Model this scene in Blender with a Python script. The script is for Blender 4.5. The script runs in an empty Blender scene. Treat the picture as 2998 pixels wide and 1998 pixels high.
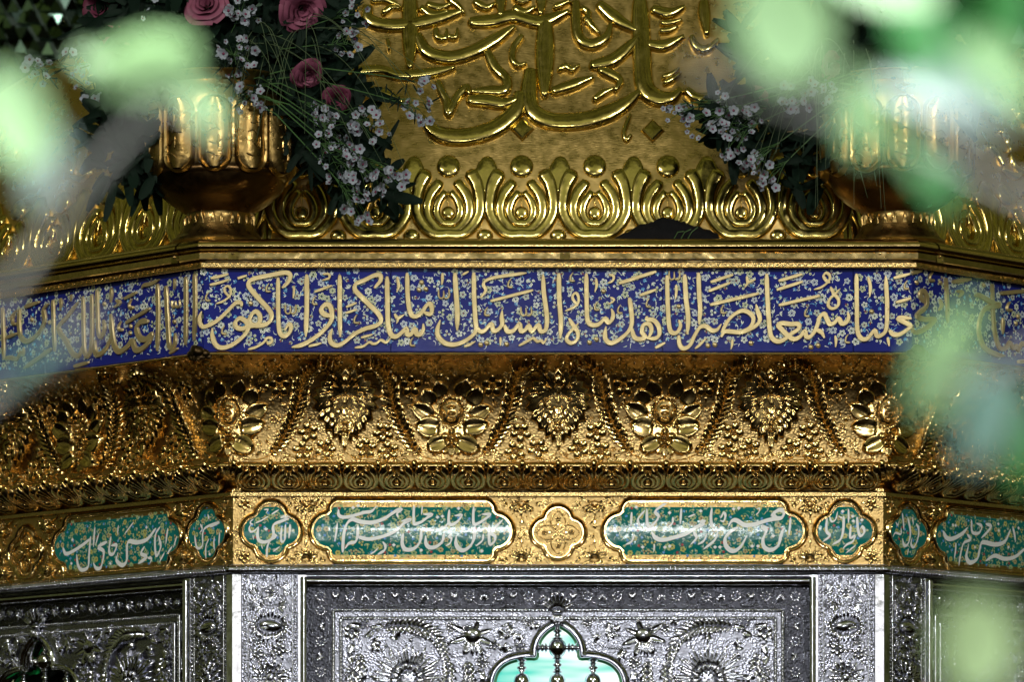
import bpy, math, random
from mathutils import Vector, Matrix, Euler
random.seed(7)
R = math.radians
scene = bpy.context.scene
C = scene.collection

# ---------------------------------------------------------------- camera
F, D, HOR, CX = 14000.0, 14.0, 2800.0, 1499.0     # focal length in photo pixels, distance, horizon row, centre column
ZC = 1.6                                          # eye height
cam_d = bpy.data.cameras.new("camera")
cam = bpy.data.objects.new("camera", cam_d); C.objects.link(cam)
cam.location = (0, -D, ZC); cam.rotation_euler = (R(90), 0, 0)
cam_d.sensor_width = 36.0; cam_d.lens = 36.0 * F / 2998.0
cam_d.shift_y = (HOR - 999.0) / 2998.0
cam_d.clip_start = 0.05; cam_d.clip_end = 200
cam_d.dof.use_dof = True; cam_d.dof.focus_distance = 13.95
cam_d.dof.aperture_fstop = 3.9
scene.camera = cam

# ---------------------------------------------------------------- light
world = bpy.data.worlds.new("World"); scene.world = world; world.use_nodes = True
nt = world.node_tree
bg = nt.nodes["Background"]
tc = nt.nodes.new("ShaderNodeTexCoord"); sx = nt.nodes.new("ShaderNodeSeparateXYZ")
mr = nt.nodes.new("ShaderNodeMapRange"); cr = nt.nodes.new("ShaderNodeValToRGB")
nt.links.new(tc.outputs["Generated"], sx.inputs[0]); nt.links.new(sx.outputs["Z"], mr.inputs[0])
mr.inputs[1].default_value = -1; mr.inputs[2].default_value = 1
nt.links.new(mr.outputs[0], cr.inputs[0])
els = cr.color_ramp.elements
els[0].position = 0.0; els[0].color = (0.05, 0.03, 0.015, 1)
els[1].position = 1.0; els[1].color = (1.0, 1.0, 0.55, 1)
for p, c in ((0.47, (0.05, 0.03, 0.015, 1)), (0.52, (1.1, 1.1, 0.95, 1)), (0.60, (1.0, 1.0, 0.72, 1)), (0.72, (1.0, 1.0, 0.5, 1))):
    e = els.new(p); e.color = c
wn = nt.nodes.new("ShaderNodeTexNoise"); wn.inputs["Scale"].default_value = 7.0; wn.inputs["Detail"].default_value = 5; wn.inputs["Roughness"].default_value = .6
wr = nt.nodes.new("ShaderNodeValToRGB"); we = wr.color_ramp.elements
we[0].position = .36; we[0].color = (0.012, 0.014, 0.006, 1)
we[1].position = .68; we[1].color = (0.50, 0.52, 0.34, 1)
e = we.new(.50); e.color = (0.085, 0.095, 0.035, 1)
wm = nt.nodes.new("ShaderNodeMix"); wm.data_type = 'RGBA'; wm.blend_type = 'MULTIPLY'; wm.inputs["Factor"].default_value = 1.0
nt.links.new(tc.outputs["Generated"], wn.inputs["Vector"]); nt.links.new(wn.outputs["Fac"], wr.inputs[0])
nt.links.new(wr.outputs[0], wm.inputs["A"]); nt.links.new(cr.outputs[0], wm.inputs["B"]); nt.links.new(wm.outputs["Result"], bg.inputs[0])
bg.inputs[1].default_value = 0.55

def area_light(name, loc, target, sx_, sy_, power, col):
    l = bpy.data.lights.new(name, 'AREA'); l.shape = 'RECTANGLE'; l.size = sx_; l.size_y = sy_
    l.energy = power; l.color = col
    o = bpy.data.objects.new(name, l); C.objects.link(o); o.location = loc
    d = Vector(target) - Vector(loc); o.rotation_euler = d.to_track_quat('-Z', 'Y').to_euler()
    return o
area_light("doorway_daylight", (0.3, -18.5, ZC + 1.9), (0.1, 0, ZC + 1.3), 6.5, 1.5, 46, (1.0, 0.96, 0.93))
area_light("open_sky_over_branches", (0.2, -11.4, ZC + 2.4), (0.0, -11.0, ZC), 2.0, 1.6, 420, (0.96, 1.0, 0.97))
area_light("garden_glow", (0.4, -11.0, ZC + 8.5), (0.1, 0, ZC + 2.0), 9.0, 5.0, 38, (0.92, 1.0, 0.55))
area_light("fill_lamp_left", (-3.6, -6.5, ZC + 5.4), (0, 0, ZC + 1.6), 0.7, 0.7, 245, (1.0, 0.97, 0.88))  # added fill lamp, gives the enamel diffuse light and the metal sparkle
area_light("fill_lamp_right", (3.4, -7.5, ZC + 4.8), (0, 0, ZC + 1.6), 0.6, 0.6, 200, (1.0, 0.98, 0.92))  # second added fill lamp, from the right

vs = scene.view_settings
vs.view_transform = 'Standard'; vs.look = 'None'; vs.exposure = 0.0; vs.gamma = 1.0; vs.use_curve_mapping = False
scene.cycles.use_denoising = True
scene.cycles.max_bounces = 6
scene.cycles.sample_clamp_indirect = 6.0

# ---------------------------------------------------------------- geometry helpers
A0 = 0.951                          # half width of one side of the octagonal shrine
T22 = math.tan(R(22.5))
APO = A0 / T22                      # apothem
SX = 0.135                          # shrine axis is a little right of the camera axis
AX = Vector((SX, APO, ZC))

def P(x, y, w):
    """photo pixel on the front side at outward offset w -> shrine-local point"""
    k = (D - w) / D
    return Vector(((x - CX) / 1000 * k - SX, -APO - w, (HOR - y) / 1000 * k))

def hc(w): return A0 + w * T22

def fold(p):
    """wrap a point that runs past the corner on to the neighbouring side"""
    w = -p.y - APO
    for s in (-1, 1):
        e = p.x * s - hc(w)
        if e > 0:
            c = math.sqrt(0.5)
            return Vector((s * (hc(w) + e * c), p.y + e * c, p.z))
    return p

def flat(w0, folded=False):
    if folded: return lambda x, y, h: fold(P(x, y, w0 + h / 1000))
    return lambda x, y, h: P(x, y, w0 + h / 1000)

def table(pts):
    def g(y):
        if y <= pts[0][0]:
            a, b = pts[0], pts[1]
        elif y >= pts[-1][0]:
            a, b = pts[-2], pts[-1]
        else:
            for i in range(len(pts) - 1):
                if pts[i][0] <= y <= pts[i + 1][0]: a, b = pts[i], pts[i + 1]; break
        t = (y - a[0]) / (b[0] - a[0])
        return a[1] + (b[1] - a[1]) * t
    return g

def surf(prof, folded=False):
    def f(x, y, h):
        w = prof(y); dw = (prof(y + 4) - prof(y - 4)) / 8.0
        k = (D - w) / D
        l = math.hypot(dw, 0.001 * k)
        p = P(x, y, w); p.z += dw / l * h / 1000; p.y -= 0.001 * k / l * h / 1000
        return fold(p) if folded else p
    return f

def side_local(theta, px, py, w):
    """photo pixel seen on the side turned by theta -> the same (x, y) pixel pair on the front side"""
    o = Vector((0, -D, 0)) - Vector((SX, APO, 0))
    d = Vector(((px - CX) / F, 1, (HOR - py) / F))
    rot = Matrix.Rotation(-theta, 3, 'Z')
    o = rot @ o; d = rot @ d
    t = (-APO - w - o.y) / d.y
    p = o + d * t
    k = (D - w) / D
    return ((p.x + SX) / k * 1000 + CX, HOR - p.z / k * 1000)

def catmull(pts, step=5.0):
    if len(pts) < 3:
        a, b = pts[0], pts[-1]
        n = max(3, int(math.dist(a, b) / step))
        return [(a[0] + (b[0] - a[0]) * i / n, a[1] + (b[1] - a[1]) * i / n) for i in range(n + 1)]
    out = []
    P_ = [tuple(2 * a - b for a, b in zip(pts[0], pts[1]))] + list(pts) + [tuple(2 * a - b for a, b in zip(pts[-1], pts[-2]))]
    for i in range(1, len(P_) - 2):
        p0, p1, p2, p3 = P_[i - 1:i + 3]
        n = max(2, int(math.dist(p1, p2) / step))
        for j in range(n):
            t = j / n
            out.append(tuple(0.5 * (2 * p1[c] + (p2[c] - p0[c]) * t + (2 * p0[c] - 5 * p1[c] + 4 * p2[c] - p3[c]) * t * t
                                    + (3 * p1[c] - p0[c] - 3 * p2[c] + p3[c]) * t ** 3) for c in range(len(p1))))
    out.append(tuple(P_[-2]))
    return out

JR = random.Random(99)
class MB:
    def __init__(s): s.v = []; s.f = []; s.c = []
    def add(s, verts, faces, col=None):
        o = len(s.v); s.v.extend(verts)
        s.f.extend([tuple(i + o for i in q) for q in faces])
        if col is not None: s.c.extend([col] * len(faces))
    def grid(s, rows, col=None):
        n = len(rows[0]); vv = [p for r in rows for p in r]
        s.add(vv, [(i * n + j, i * n + j + 1, (i + 1) * n + j + 1, (i + 1) * n + j) for i in range(len(rows) - 1) for j in range(n - 1)], col)
    # --- raised primitives on a surface map f(x, y, h)
    def dome(s, f, x, y, rx, ry=None, rot=0, h=8, n=10, base=-2, rings=(1, .93, .74, .4), power=.36):
        ry = ry or rx; cs, sn = math.cos(rot), math.sin(rot)
        vv = []
        for k, r in enumerate(rings):
            hh = base if k == 0 else h * (1 - r * r) ** power
            for i in range(n):
                a = 2 * math.pi * i / n; dx, dy = rx * r * math.cos(a), ry * r * math.sin(a)
                vv.append(f(x + dx * cs - dy * sn, y + dx * sn + dy * cs, hh))
        vv.append(f(x, y, h)); m = len(rings)
        ff = [(k * n + i, k * n + (i + 1) % n, (k + 1) * n + (i + 1) % n, (k + 1) * n + i)[::-1] for k in range(m - 1) for i in range(n)]
        ff += [((m - 1) * n + (i + 1) % n, (m - 1) * n + i, m * n) for i in range(n)]
        s.add(vv, ff)
    def petal(s, f, x, y, ang, L, W, h=8, cup=0.0, lift=0.0, n=7, pw=0.8, base=-2):
        """leaf or petal from its base point: outline bulges and ends in a point; cup sinks its middle, lift raises the tip"""
        ang += JR.uniform(-.07, .07); L *= JR.uniform(.9, 1.08); W *= JR.uniform(.88, 1.1); h *= JR.uniform(.85, 1.15)
        ca, sa = math.cos(ang), math.sin(ang); rows = []
        for i in range(n + 1):
            t = i / n; hw = W / 2 * math.sin(math.pi * min(1, (0.10 + 0.90 * t)) ** pw) ** .8 if i < n else 0.0
            hw = max(hw, 0.4)
            row = []
            for q, hh in ((-1, base), (-.93, h * .9), (-.72, h), (-.35, h * (1 - cup * .55)), (0, h * (1 - cup * .45)), (.35, h * (1 - cup * .55)), (.72, h), (.93, h * .9), (1, base)):
                zz = hh + (lift * t * t if abs(q) < 1 else 0)
                if i in (0, n): zz = base
                dx, dy = L * t, q * hw
                row.append(f(x + dx * ca - dy * sa, y + dx * sa + dy * ca, zz))
            rows.append(row)
        s.grid([r[::-1] for r in rows])
    def stroke(s, f, pts, W, h=8, ends=(.6, .35), step=5.0, base=-2, widths=None, prof=None, nib=None):
        c = catmull([(p[0], p[1], (widths[i] if widths else 1.0)) for i, p in enumerate(pts)], step) if len(pts) > 2 else \
            [(a, b, 1.0 if not widths else widths[0]) for a, b in catmull(pts, step)]
        n = len(c); rows = []
        L = [0]
        for i in range(1, n): L.append(L[-1] + math.dist(c[i][:2], c[i - 1][:2]))
        T = L[-1] or 1
        prof = prof or ((-1, 0), (-.74, .72), (-.3, 1), (.3, 1), (.74, .72), (1, 0))
        tap = max(W * 1.3, 6)
        dirs = []
        for i in range(n):
            a, b = c[max(0, i - 1)], c[min(n - 1, i + 1)]
            dx, dy = b[0] - a[0], b[1] - a[1]; l = math.hypot(dx, dy) or 1
            dirs.append((dx / l, dy / l))
        def wid(i):
            k = 1.0
            if L[i] < tap: k = min(k, ends[0] + (1 - ends[0]) * math.sin(L[i] / tap * math.pi / 2))
            if T - L[i] < tap * 1.6: k = min(k, ends[1] + (1 - ends[1]) * math.sin((T - L[i]) / (tap * 1.6) * math.pi / 2))
            if nib: k *= nib[1] + nib[2] * abs(math.sin(math.atan2(dirs[i][1], dirs[i][0]) + nib[0]))
            return W / 2 * k * c[i][2]
        for i in range(n):
            dx, dy = dirs[i]; hw = wid(i)
            rows.append([f(c[i][0] - dy * hw * q, c[i][1] + dx * hw * q, base if e == 0 else h * e) for q, e in prof])
        for e, sg in ((0, -1), (n - 1, 1)):
            hw = wid(e); x, y = c[e][0] + dirs[e][0] * hw * .7 * sg, c[e][1] + dirs[e][1] * hw * .7 * sg
            cap = [f(x - dirs[e][1] * hw * q * .35, y + dirs[e][0] * hw * q * .35, base) for q, _ in prof]
            if sg < 0: rows.insert(0, cap)
            else: rows.append(cap)
        s.grid(rows)
    def closed(s, f, outline, prof):
        """sweep a profile of (inward offset, height) along a closed outline"""
        n = len(outline); nor = []
        for i in range(n):
            a, b = outline[i - 1], outline[(i + 1) % n]
            dx, dy = b[0] - a[0], b[1] - a[1]; l = math.hypot(dx, dy) or 1
            nor.append((-dy / l, dx / l))
        m = len(prof)
        vv = [f(p[0] + nx * o, p[1] + ny * o, h) for p, (nx, ny) in zip(outline, nor) for o, h in prof]
        s.add(vv, [(i * m + j, ((i + 1) % n) * m + j, ((i + 1) % n) * m + j + 1, i * m + j + 1) for i in range(n) for j in range(m - 1)])
    def box(s, f, x0, x1, y0, y1, h0, h1, bev=0):
        b = bev
        vv = [f(x0, y0, h0), f(x1, y0, h0), f(x1, y1, h0), f(x0, y1, h0),
              f(x0, y0, h1 - b), f(x1, y0, h1 - b), f(x1, y1, h1 - b), f(x0, y1, h1 - b),
              f(x0 + b, y0 + b, h1), f(x1 - b, y0 + b, h1), f(x1 - b, y1 - b, h1), f(x0 + b, y1 - b, h1)]
        ff = [(0, 1, 2, 3)] + [(i, (i + 1) % 4, (i + 1) % 4 + 4, i + 4)[::-1] for i in range(4)]
        ff += [(i + 4, (i + 1) % 4 + 4, (i + 1) % 4 + 8, i + 8)[::-1] for i in range(4)] + [(11, 10, 9, 8)]
        s.add(vv, ff)
    def lathe(s, mat, prof, n=24):
        """prof of (radius, height); mat places it"""
        m = len(prof)
        vv = [mat @ Vector((r * math.cos(2 * math.pi * i / n), r * math.sin(2 * math.pi * i / n), z)) for i in range(n) for r, z in prof]
        s.add(vv, [(i * m + j, ((i + 1) % n) * m + j, ((i + 1) % n) * m + j + 1, i * m + j + 1) for i in range(n) for j in range(m - 1)])
    def tube(s, pts, rad, n=5):
        """tapered 3-D tube; rad a number or a list"""
        k = len(pts)
        if not isinstance(rad, (list, tuple)): rad = [rad] * k
        rows = []
        for i in range(k):
            d = (pts[min(k - 1, i + 1)] - pts[max(0, i - 1)]).normalized()
            u = d.cross(Vector((0.3, 0.2, 0.93))).normalized(); v = d.cross(u)
            rows.append([pts[i] + (u * math.cos(2 * math.pi * j / n) + v * math.sin(2 * math.pi * j / n)) * rad[i] for j in range(n)] )
            rows[-1].append(rows[-1][0])
        s.grid(rows)
    def mesh(s, name, mat, sharp=40):
        me = bpy.data.meshes.new(name); me.from_pydata([tuple(v) for v in s.v], [], s.f); me.update()
        me.materials.append(mat)
        if s.c:
            at = me.color_attributes.new("paint", 'FLOAT_COLOR', 'CORNER')
            buf = []
            for p, c in zip(me.polygons, s.c): buf.extend(list(c) * len(p.vertices))
            at.data.foreach_set("color", buf)
        me.polygons.foreach_set("use_smooth", [True] * len(me.polygons))
        if sharp: me.set_sharp_from_angle(angle=R(sharp))
        return me

def obj(name, mb, mat, parent=None, theta=None, sharp=40, loc=None):
    me = mb if isinstance(mb, bpy.types.Mesh) else mb.mesh(name, mat, sharp)
    o = bpy.data.objects.new(name, me); C.objects.link(o); o.parent = parent
    if theta is not None: o.rotation_euler = (0, 0, theta)
    if loc is not None: o.location = loc
    return o

def thing(name, label, cat, loc=(0, 0, 0), group=None):
    o = bpy.data.objects.new(name, None); C.objects.link(o); o.location = loc; o.empty_display_size = 0.05
    o["label"] = label; o["category"] = cat
    if group: o["group"] = group
    return o

def copy_tree(o, parent, theta=None, skip=()):
    c = o.copy(); C.objects.link(c); c.parent = parent
    if theta is not None: c.rotation_euler = (0, 0, theta)
    for ch in list(o.children):
        if ch not in skip: copy_tree(ch, c, None, skip)
    return c

# ---------------------------------------------------------------- materials
def mat_new(name):
    m = bpy.data.materials.new(name); m.use_nodes = True
    return m, m.node_tree, m.node_tree.nodes["Principled BSDF"]

def metal(name, base, rough, wav=0.0, grain=0.0, gscale=90.0, kind='noise', tarnish=0.25, dark=(0.30, 0.17, 0.05)):
    m, t, b = mat_new(name); N, L = t.nodes.new, t.links.new
    b.inputs["Metallic"].default_value = 1.0
    tcn = N("ShaderNodeTexCoord")
    n1 = N("ShaderNodeTexNoise"); n1.inputs["Scale"].default_value = 9.0; n1.inputs["Detail"].default_value = 6; n1.inputs["Roughness"].default_value = .65
    L(tcn.outputs["Object"], n1.inputs["Vector"])
    mx = N("ShaderNodeMix"); mx.data_type = 'RGBA'
    mx.inputs["A"].default_value = (*base, 1); mx.inputs["B"].default_value = (*[base[i] * (1 - tarnish) + dark[i] * tarnish * .6 for i in range(3)], 1)
    rmp = N("ShaderNodeMapRange"); rmp.inputs[1].default_value = .38; rmp.inputs[2].default_value = .68
    L(n1.outputs["Fac"], rmp.inputs[0]); L(rmp.outputs[0], mx.inputs["Factor"]); L(mx.outputs["Result"], b.inputs["Base Color"])
    rr = N("ShaderNodeMapRange"); rr.inputs[1].default_value = .3; rr.inputs[2].default_value = .7
    rr.inputs[3].default_value = max(.03, rough * .75); rr.inputs[4].default_value = rough * 1.35
    n3 = N("ShaderNodeTexNoise"); n3.inputs["Scale"].default_value = 35.0; n3.inputs["Detail"].default_value = 4
    L(tcn.outputs["Object"], n3.inputs["Vector"]); L(n3.outputs["Fac"], rr.inputs[0]); L(rr.outputs[0], b.inputs["Roughness"])
    prev = None
    if wav:
        n2 = N("ShaderNodeTexNoise"); n2.inputs["Scale"].default_value = 22.0; n2.inputs["Detail"].default_value = 2
        L(tcn.outputs["Object"], n2.inputs["Vector"])
        bp = N("ShaderNodeBump"); bp.inputs["Strength"].default_value = 1.0; bp.inputs["Distance"].default_value = wav
        L(n2.outputs["Fac"], bp.inputs["Height"]); prev = bp
    if grain:
        if kind == 'voronoi':
            g = N("ShaderNodeTexVoronoi"); g.inputs["Scale"].default_value = gscale; out = g.outputs["Distance"]
        elif kind == 'lines':
            mp = N("ShaderNodeMapping"); mp.inputs["Scale"].default_value = (.25, .25, 1.0)
            L(tcn.outputs["Object"], mp.inputs["Vector"])
            g = N("ShaderNodeTexNoise"); g.inputs["Scale"].default_value = gscale; g.inputs["Detail"].default_value = 2; out = g.outputs["Fac"]
        else:
            g = N("ShaderNodeTexNoise"); g.inputs["Scale"].default_value = gscale; g.inputs["Detail"].default_value = 3; out = g.outputs["Fac"]
        L((mp if kind == 'lines' else tcn).outputs["Vector" if kind == 'lines' else "Object"], g.inputs["Vector"])
        b2 = N("ShaderNodeBump"); b2.inputs["Strength"].default_value = 1.0; b2.inputs["Distance"].default_value = grain
        L(out, b2.inputs["Height"])
        if prev: L(prev.outputs[0], b2.inputs["Normal"])
        prev = b2
    if prev: L(prev.outputs[0], b.inputs["Normal"])
    return m

GOLD = (0.80, 0.58, 0.26)
M = {}
M['gold'] = metal("polished_gold", GOLD, .14, wav=.0010)
M['gold_relief'] = metal("embossed_gold", (0.74, 0.52, 0.215), .17, wav=.0006, grain=.0002, gscale=150)
M['gold_ground'] = metal("punched_gold_ground", (0.66, 0.44, 0.175), .27, grain=.0007, gscale=150, kind='voronoi')
M['gold_lines'] = metal("ribbed_gold_ground", (0.60, 0.42, 0.16), .30, wav=.0003, grain=.0007, gscale=300, kind='lines', tarnish=.1)
M['gold_crown'] = metal("crown_gold", (0.72, 0.57, 0.19), .17, wav=.0016, grain=.00025, gscale=70)
M['gold_fine'] = metal("engraved_gold", (0.72, 0.51, 0.21), .22, grain=.0012, gscale=170)
M['letter_gold'] = metal("letter_gold", (0.64, 0.51, 0.26), .36, grain=.0004, gscale=90)
M['letter_gold'].node_tree.nodes["Principled BSDF"].inputs["Metallic"].default_value = .65
M['silver'] = metal("polished_silver", (0.82, 0.83, 0.92), .11, wav=.0008, dark=(.3, .3, .35))
M['silver_relief'] = metal("embossed_silver", (0.66, 0.67, 0.77), .17, wav=.0006, grain=.0002, gscale=150, dark=(.15, .16, .2))
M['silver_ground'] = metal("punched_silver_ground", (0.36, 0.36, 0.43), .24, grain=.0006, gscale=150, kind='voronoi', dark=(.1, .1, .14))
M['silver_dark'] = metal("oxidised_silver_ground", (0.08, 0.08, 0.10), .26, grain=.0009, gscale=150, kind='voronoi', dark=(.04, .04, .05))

def plain(name, col, rough=.5, spec=.5, coat=0, var=.25, vscale=14, bump=0, metallic=0):
    m, t, b = mat_new(name); N, L = t.nodes.new, t.links.new
    tcn = N("ShaderNodeTexCoord"); n = N("ShaderNodeTexNoise"); n.inputs["Scale"].default_value = vscale; n.inputs["Detail"].default_value = 5
    L(tcn.outputs["Object"], n.inputs["Vector"])
    mx = N("ShaderNodeMix"); mx.data_type = 'RGBA'
    mx.inputs["A"].default_value = (*[c * (1 - var) for c in col], 1); mx.inputs["B"].default_value = (*[min(1, c * (1 + var)) for c in col], 1)
    L(n.outputs["Fac"], mx.inputs["Factor"]); L(mx.outputs["Result"], b.inputs["Base Color"])
    b.inputs["Roughness"].default_value = rough; b.inputs["Specular IOR Level"].default_value = spec; b.inputs["Coat Weight"].default_value = coat
    b.inputs["Metallic"].default_value = metallic
    if bump:
        bp = N("ShaderNodeBump"); bp.inputs["Distance"].default_value = bump; L(n.outputs["Fac"], bp.inputs["Height"]); L(bp.outputs[0], b.inputs["Normal"])
    return m

M['blue'] = plain("blue_enamel", (0.012, 0.018, 0.20), .12, .4, 0, .3, 8, bump=.0006)
M['green'] = plain("green_enamel", (0.005, 0.17, 0.155), .08, .5, .3, .3, 16, bump=.0028)
M['white_paint'] = plain("white_enamel_paint", (0.93, 0.95, 0.97), .2, .4, .3, .06, 20)
m, t, b = mat_new("painted_flower_enamel")
at = t.nodes.new("ShaderNodeVertexColor"); at.layer_name = "paint"; t.links.new(at.outputs[0], b.inputs["Base Color"]); b.inputs["Roughness"].default_value = .18
M['paint'] = m
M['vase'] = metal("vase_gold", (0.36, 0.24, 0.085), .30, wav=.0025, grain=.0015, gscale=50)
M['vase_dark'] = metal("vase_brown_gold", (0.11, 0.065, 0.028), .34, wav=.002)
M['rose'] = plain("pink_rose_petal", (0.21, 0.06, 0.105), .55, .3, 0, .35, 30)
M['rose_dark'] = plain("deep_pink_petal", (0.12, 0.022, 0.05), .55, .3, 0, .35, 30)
M['blossom'] = plain("white_blossom", (0.27, 0.30, 0.35), .6, .2, 0, .15, 60)
M['eye'] = plain("blossom_eye", (0.16, 0.03, 0.07), .6, .2)
M['stem'] = plain("green_stem", (0.05, 0.11, 0.035), .5, .3, 0, .3)
M['grass'] = plain("pale_grass", (0.07, 0.10, 0.05), .5, .3, 0, .3)
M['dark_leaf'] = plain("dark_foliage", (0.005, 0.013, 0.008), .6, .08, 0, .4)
M['black'] = plain("black_cloth", (0.004, 0.004, 0.005), .85, .15, 0, .4, 40, bump=.004)
M['twig'] = plain("pale_bark", (0.20, 0.20, 0.19), .6, .3, 0, .25, 40)
M['gold_shaded'] = metal("shaded_gold", (0.05, 0.035, 0.02), .35, wav=.001)  # gold corner leaf with its shade put into a dark colour

def leaf_mat(name, col, pale):
    m, t, b = mat_new(name); N, L = t.nodes.new, t.links.new
    b.inputs["Base Color"].default_value = (*col, 1); b.inputs["Roughness"].default_value = .42; b.inputs["Specular IOR Level"].default_value = .5
    tr = N("ShaderNodeBsdfTranslucent"); tr.inputs[0].default_value = (*pale, 1)
    ms = N("ShaderNodeMixShader"); ms.inputs[0].default_value = .5
    L(b.outputs[0], ms.inputs[1]); L(tr.outputs[0], ms.inputs[2]); L(ms.outputs[0], t.nodes["Material Output"].inputs[0])
    return m
M['leaf'] = leaf_mat("young_leaf", (0.30, 0.48, 0.25), (0.46, 0.76, 0.36))
M['leaf_pale'] = leaf_mat('pale_leaf', (0.45, 0.62, 0.32), (0.66, 0.85, 0.42))
M['leaf_deep'] = leaf_mat("deep_green_leaf", (0.05, 0.20, 0.06), (0.08, 0.34, 0.08))
M['leaf_sheen'] = leaf_mat("leaf_with_sheen", (0.36, 0.46, 0.44), (0.22, 0.42, 0.36))  # glossy reflection on the leaf put into its colour as grey

def mirror_mat():
    m, t, b = mat_new("green_mirror"); b.inputs["Metallic"].default_value = 1; b.inputs["Roughness"].default_value = .10
    b.inputs["Base Color"].default_value = (.17, .27, .21, 1); return m
M['mirror'] = mirror_mat()
M['came'] = plain("green_lead_line", (0.01, 0.07, 0.03), .5)

# lit glass behind the lattice window
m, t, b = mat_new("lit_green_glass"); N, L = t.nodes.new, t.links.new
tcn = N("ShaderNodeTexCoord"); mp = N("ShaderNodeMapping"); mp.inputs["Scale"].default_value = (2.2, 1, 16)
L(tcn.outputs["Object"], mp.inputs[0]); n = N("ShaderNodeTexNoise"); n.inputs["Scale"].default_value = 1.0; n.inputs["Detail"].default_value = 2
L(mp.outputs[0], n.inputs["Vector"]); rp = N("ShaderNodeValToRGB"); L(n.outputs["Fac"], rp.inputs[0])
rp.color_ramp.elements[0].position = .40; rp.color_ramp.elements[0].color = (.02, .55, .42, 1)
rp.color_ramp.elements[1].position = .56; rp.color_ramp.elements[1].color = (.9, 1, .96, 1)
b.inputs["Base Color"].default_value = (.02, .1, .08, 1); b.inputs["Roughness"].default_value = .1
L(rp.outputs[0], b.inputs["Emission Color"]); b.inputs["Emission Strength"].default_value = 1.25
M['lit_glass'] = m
M['lining'] = plain('green_lining', (0.01, 0.30, 0.07), .3, .4)
M['dark_glass'] = plain("unlit_glass", (0.004, 0.006, 0.006), .12, .5)

# ---------------------------------------------------------------- the shrine
shrine = thing("shrine", "eight-sided gold and silver shrine with blue inscription band and green cartouches", "shrine", AX)
FRONT = []                          # parts of the front side that the neighbouring sides repeat
NOCOPY = set()

def band(name, pts, mat, parent=shrine, sharp=35, uw=24, keep=True):
    """moulding: a profile of (pixel row, outward offset) run along the side, mitred at the corners"""
    mb = MB(); rows = []
    for y, w in pts:
        k = (D - w) / D; z = (HOR - y) / 1000 * k; hw = hc(w)
        rows.append([Vector((-hw + 2 * hw * i / uw, -APO - w, z)) for i in range(uw + 1)])
    mb.grid(rows)
    o = obj(name, mb, mat, parent, sharp=sharp)
    if keep and parent is shrine: FRONT.append(o)
    return o

def arc_pts(cy, cw, r_y, r_w, a0, a1, n):
    return [(cy + r_y * math.sin(R(a0 + (a1 - a0) * i / n)), cw + r_w * math.cos(R(a0 + (a1 - a0) * i / n))) for i in range(n + 1)]

# --- cornice: ledge, roll, flat fillet, engraved strip
cornice = band("cornice", [(762, -.26), (699, .165), (700, .185)] + arc_pts(719, .186, 19, .030, -80, 80, 10) + [(738.5, .188)], M['gold'])
fillet = band("cornice_fillet", [(738, .186), (738.6, .203), (740.5, .206), (757, .206), (759.5, .203), (760.5, .176), (767, .176)], M['gold'], sharp=25)
strip = band("engraved_strip", [(766.5, .176), (767, .194), (768.5, .1965), (770.5, .195), (781, .195), (783, .1965), (785, .194), (786, .170)], M['gold_fine'], sharp=25)
mb = MB()
for i in range(96):
    x = 612 + i * 21.6; f = flat(.195)
    mb.dome(f, x, 775.5, 4, 3, 0, 3, 8)
    mb.stroke(f, [(x + 4, 775), (x + 8, 771), (x + 13, 774), (x + 17, 779), (x + 20, 775)], 2.6, 2, step=4)
obj("scroll_relief", mb, M['gold_relief'], strip)["kind"] = "stuff"
sleeve = None
for sxp in (683, 1654, 2579):
    mb = MB()
    rows = []
    for y, w in [(700, .188)] + arc_pts(719, .189, 19.5, .0305, -80, 80, 10) + [(739, .207), (759.6, .2085), (760.6, .18)]:
        rows.append([P(sxp + q, y, w) for q in (-15, -13.5, 13.5, 15)])
    mb.grid(rows)
    s_ = obj("joint_sleeve", mb, M['gold'], cornice)
    mb = MB(); mb.dome(flat(.208), sxp - 2, 742, 4.5, h=5); mb.dome(flat(.208), sxp + 12, 752, 2.5, h=3)
    obj("rivet", mb, M['gold'], cornice)

# --- inscription band of blue enamel plaques
bandbed = band("inscription_band", [(786, .168), (1029, .168)], M['blue'], sharp=0)
seams = [598, 1144, 1939, 2498, 2671]
for a, b_ in zip(seams[:-1], seams[1:]):
    mb = MB(); x0 = a + (1.2 if a != 598 else -1.5); x1 = b_ - (1.2 if b_ != 2671 else -1.5)
    mb.box(flat(.168), x0, x1, 785, 1029.5, -4, 7, bev=1.0)
    obj("enamel_plaque", mb, M['blue'], bandbed, sharp=30)
trim = band("bead_moulding", [(1028.5, .168), (1029, .180), (1031.5, .184)] + arc_pts(1036.5, .186, 4.5, .008, -70, 75, 6) + [(1042, .180), (1044, .150)], M['gold'], sharp=25)

def flower_shape(mb, f, x, y, r, col, eye, n=5, rot=0.0, h=.9):
    for i in range(n):
        a = rot + 2 * math.pi * i / n
        c, s = math.cos(a), math.sin(a)
        def q(l, t): return f(x + (l * c - t * s) * r, y + (l * s + t * c) * r, h)
        mb.add([q(.22, 0), q(.5, .34), q(.85, .30), q(1.0, 0), q(.85, -.30), q(.5, -.34)], [(0, 1, 2, 3, 4, 5)], col)
        def q2(l, t): return f(x + (l * c - t * s) * r, y + (l * s + t * c) * r, h + .25)
        mb.add([q2(.45, 0), q2(.62, .15), q2(.80, 0), q2(.62, -.15)], [(0, 1, 2, 3)], eye)
    mb.add([f(x + r * .27 * math.cos(2 * math.pi * i / 6), y + r * .27 * math.sin(2 * math.pi * i / 6), h + .3) for i in range(6)], [tuple(range(6))], eye)

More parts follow.
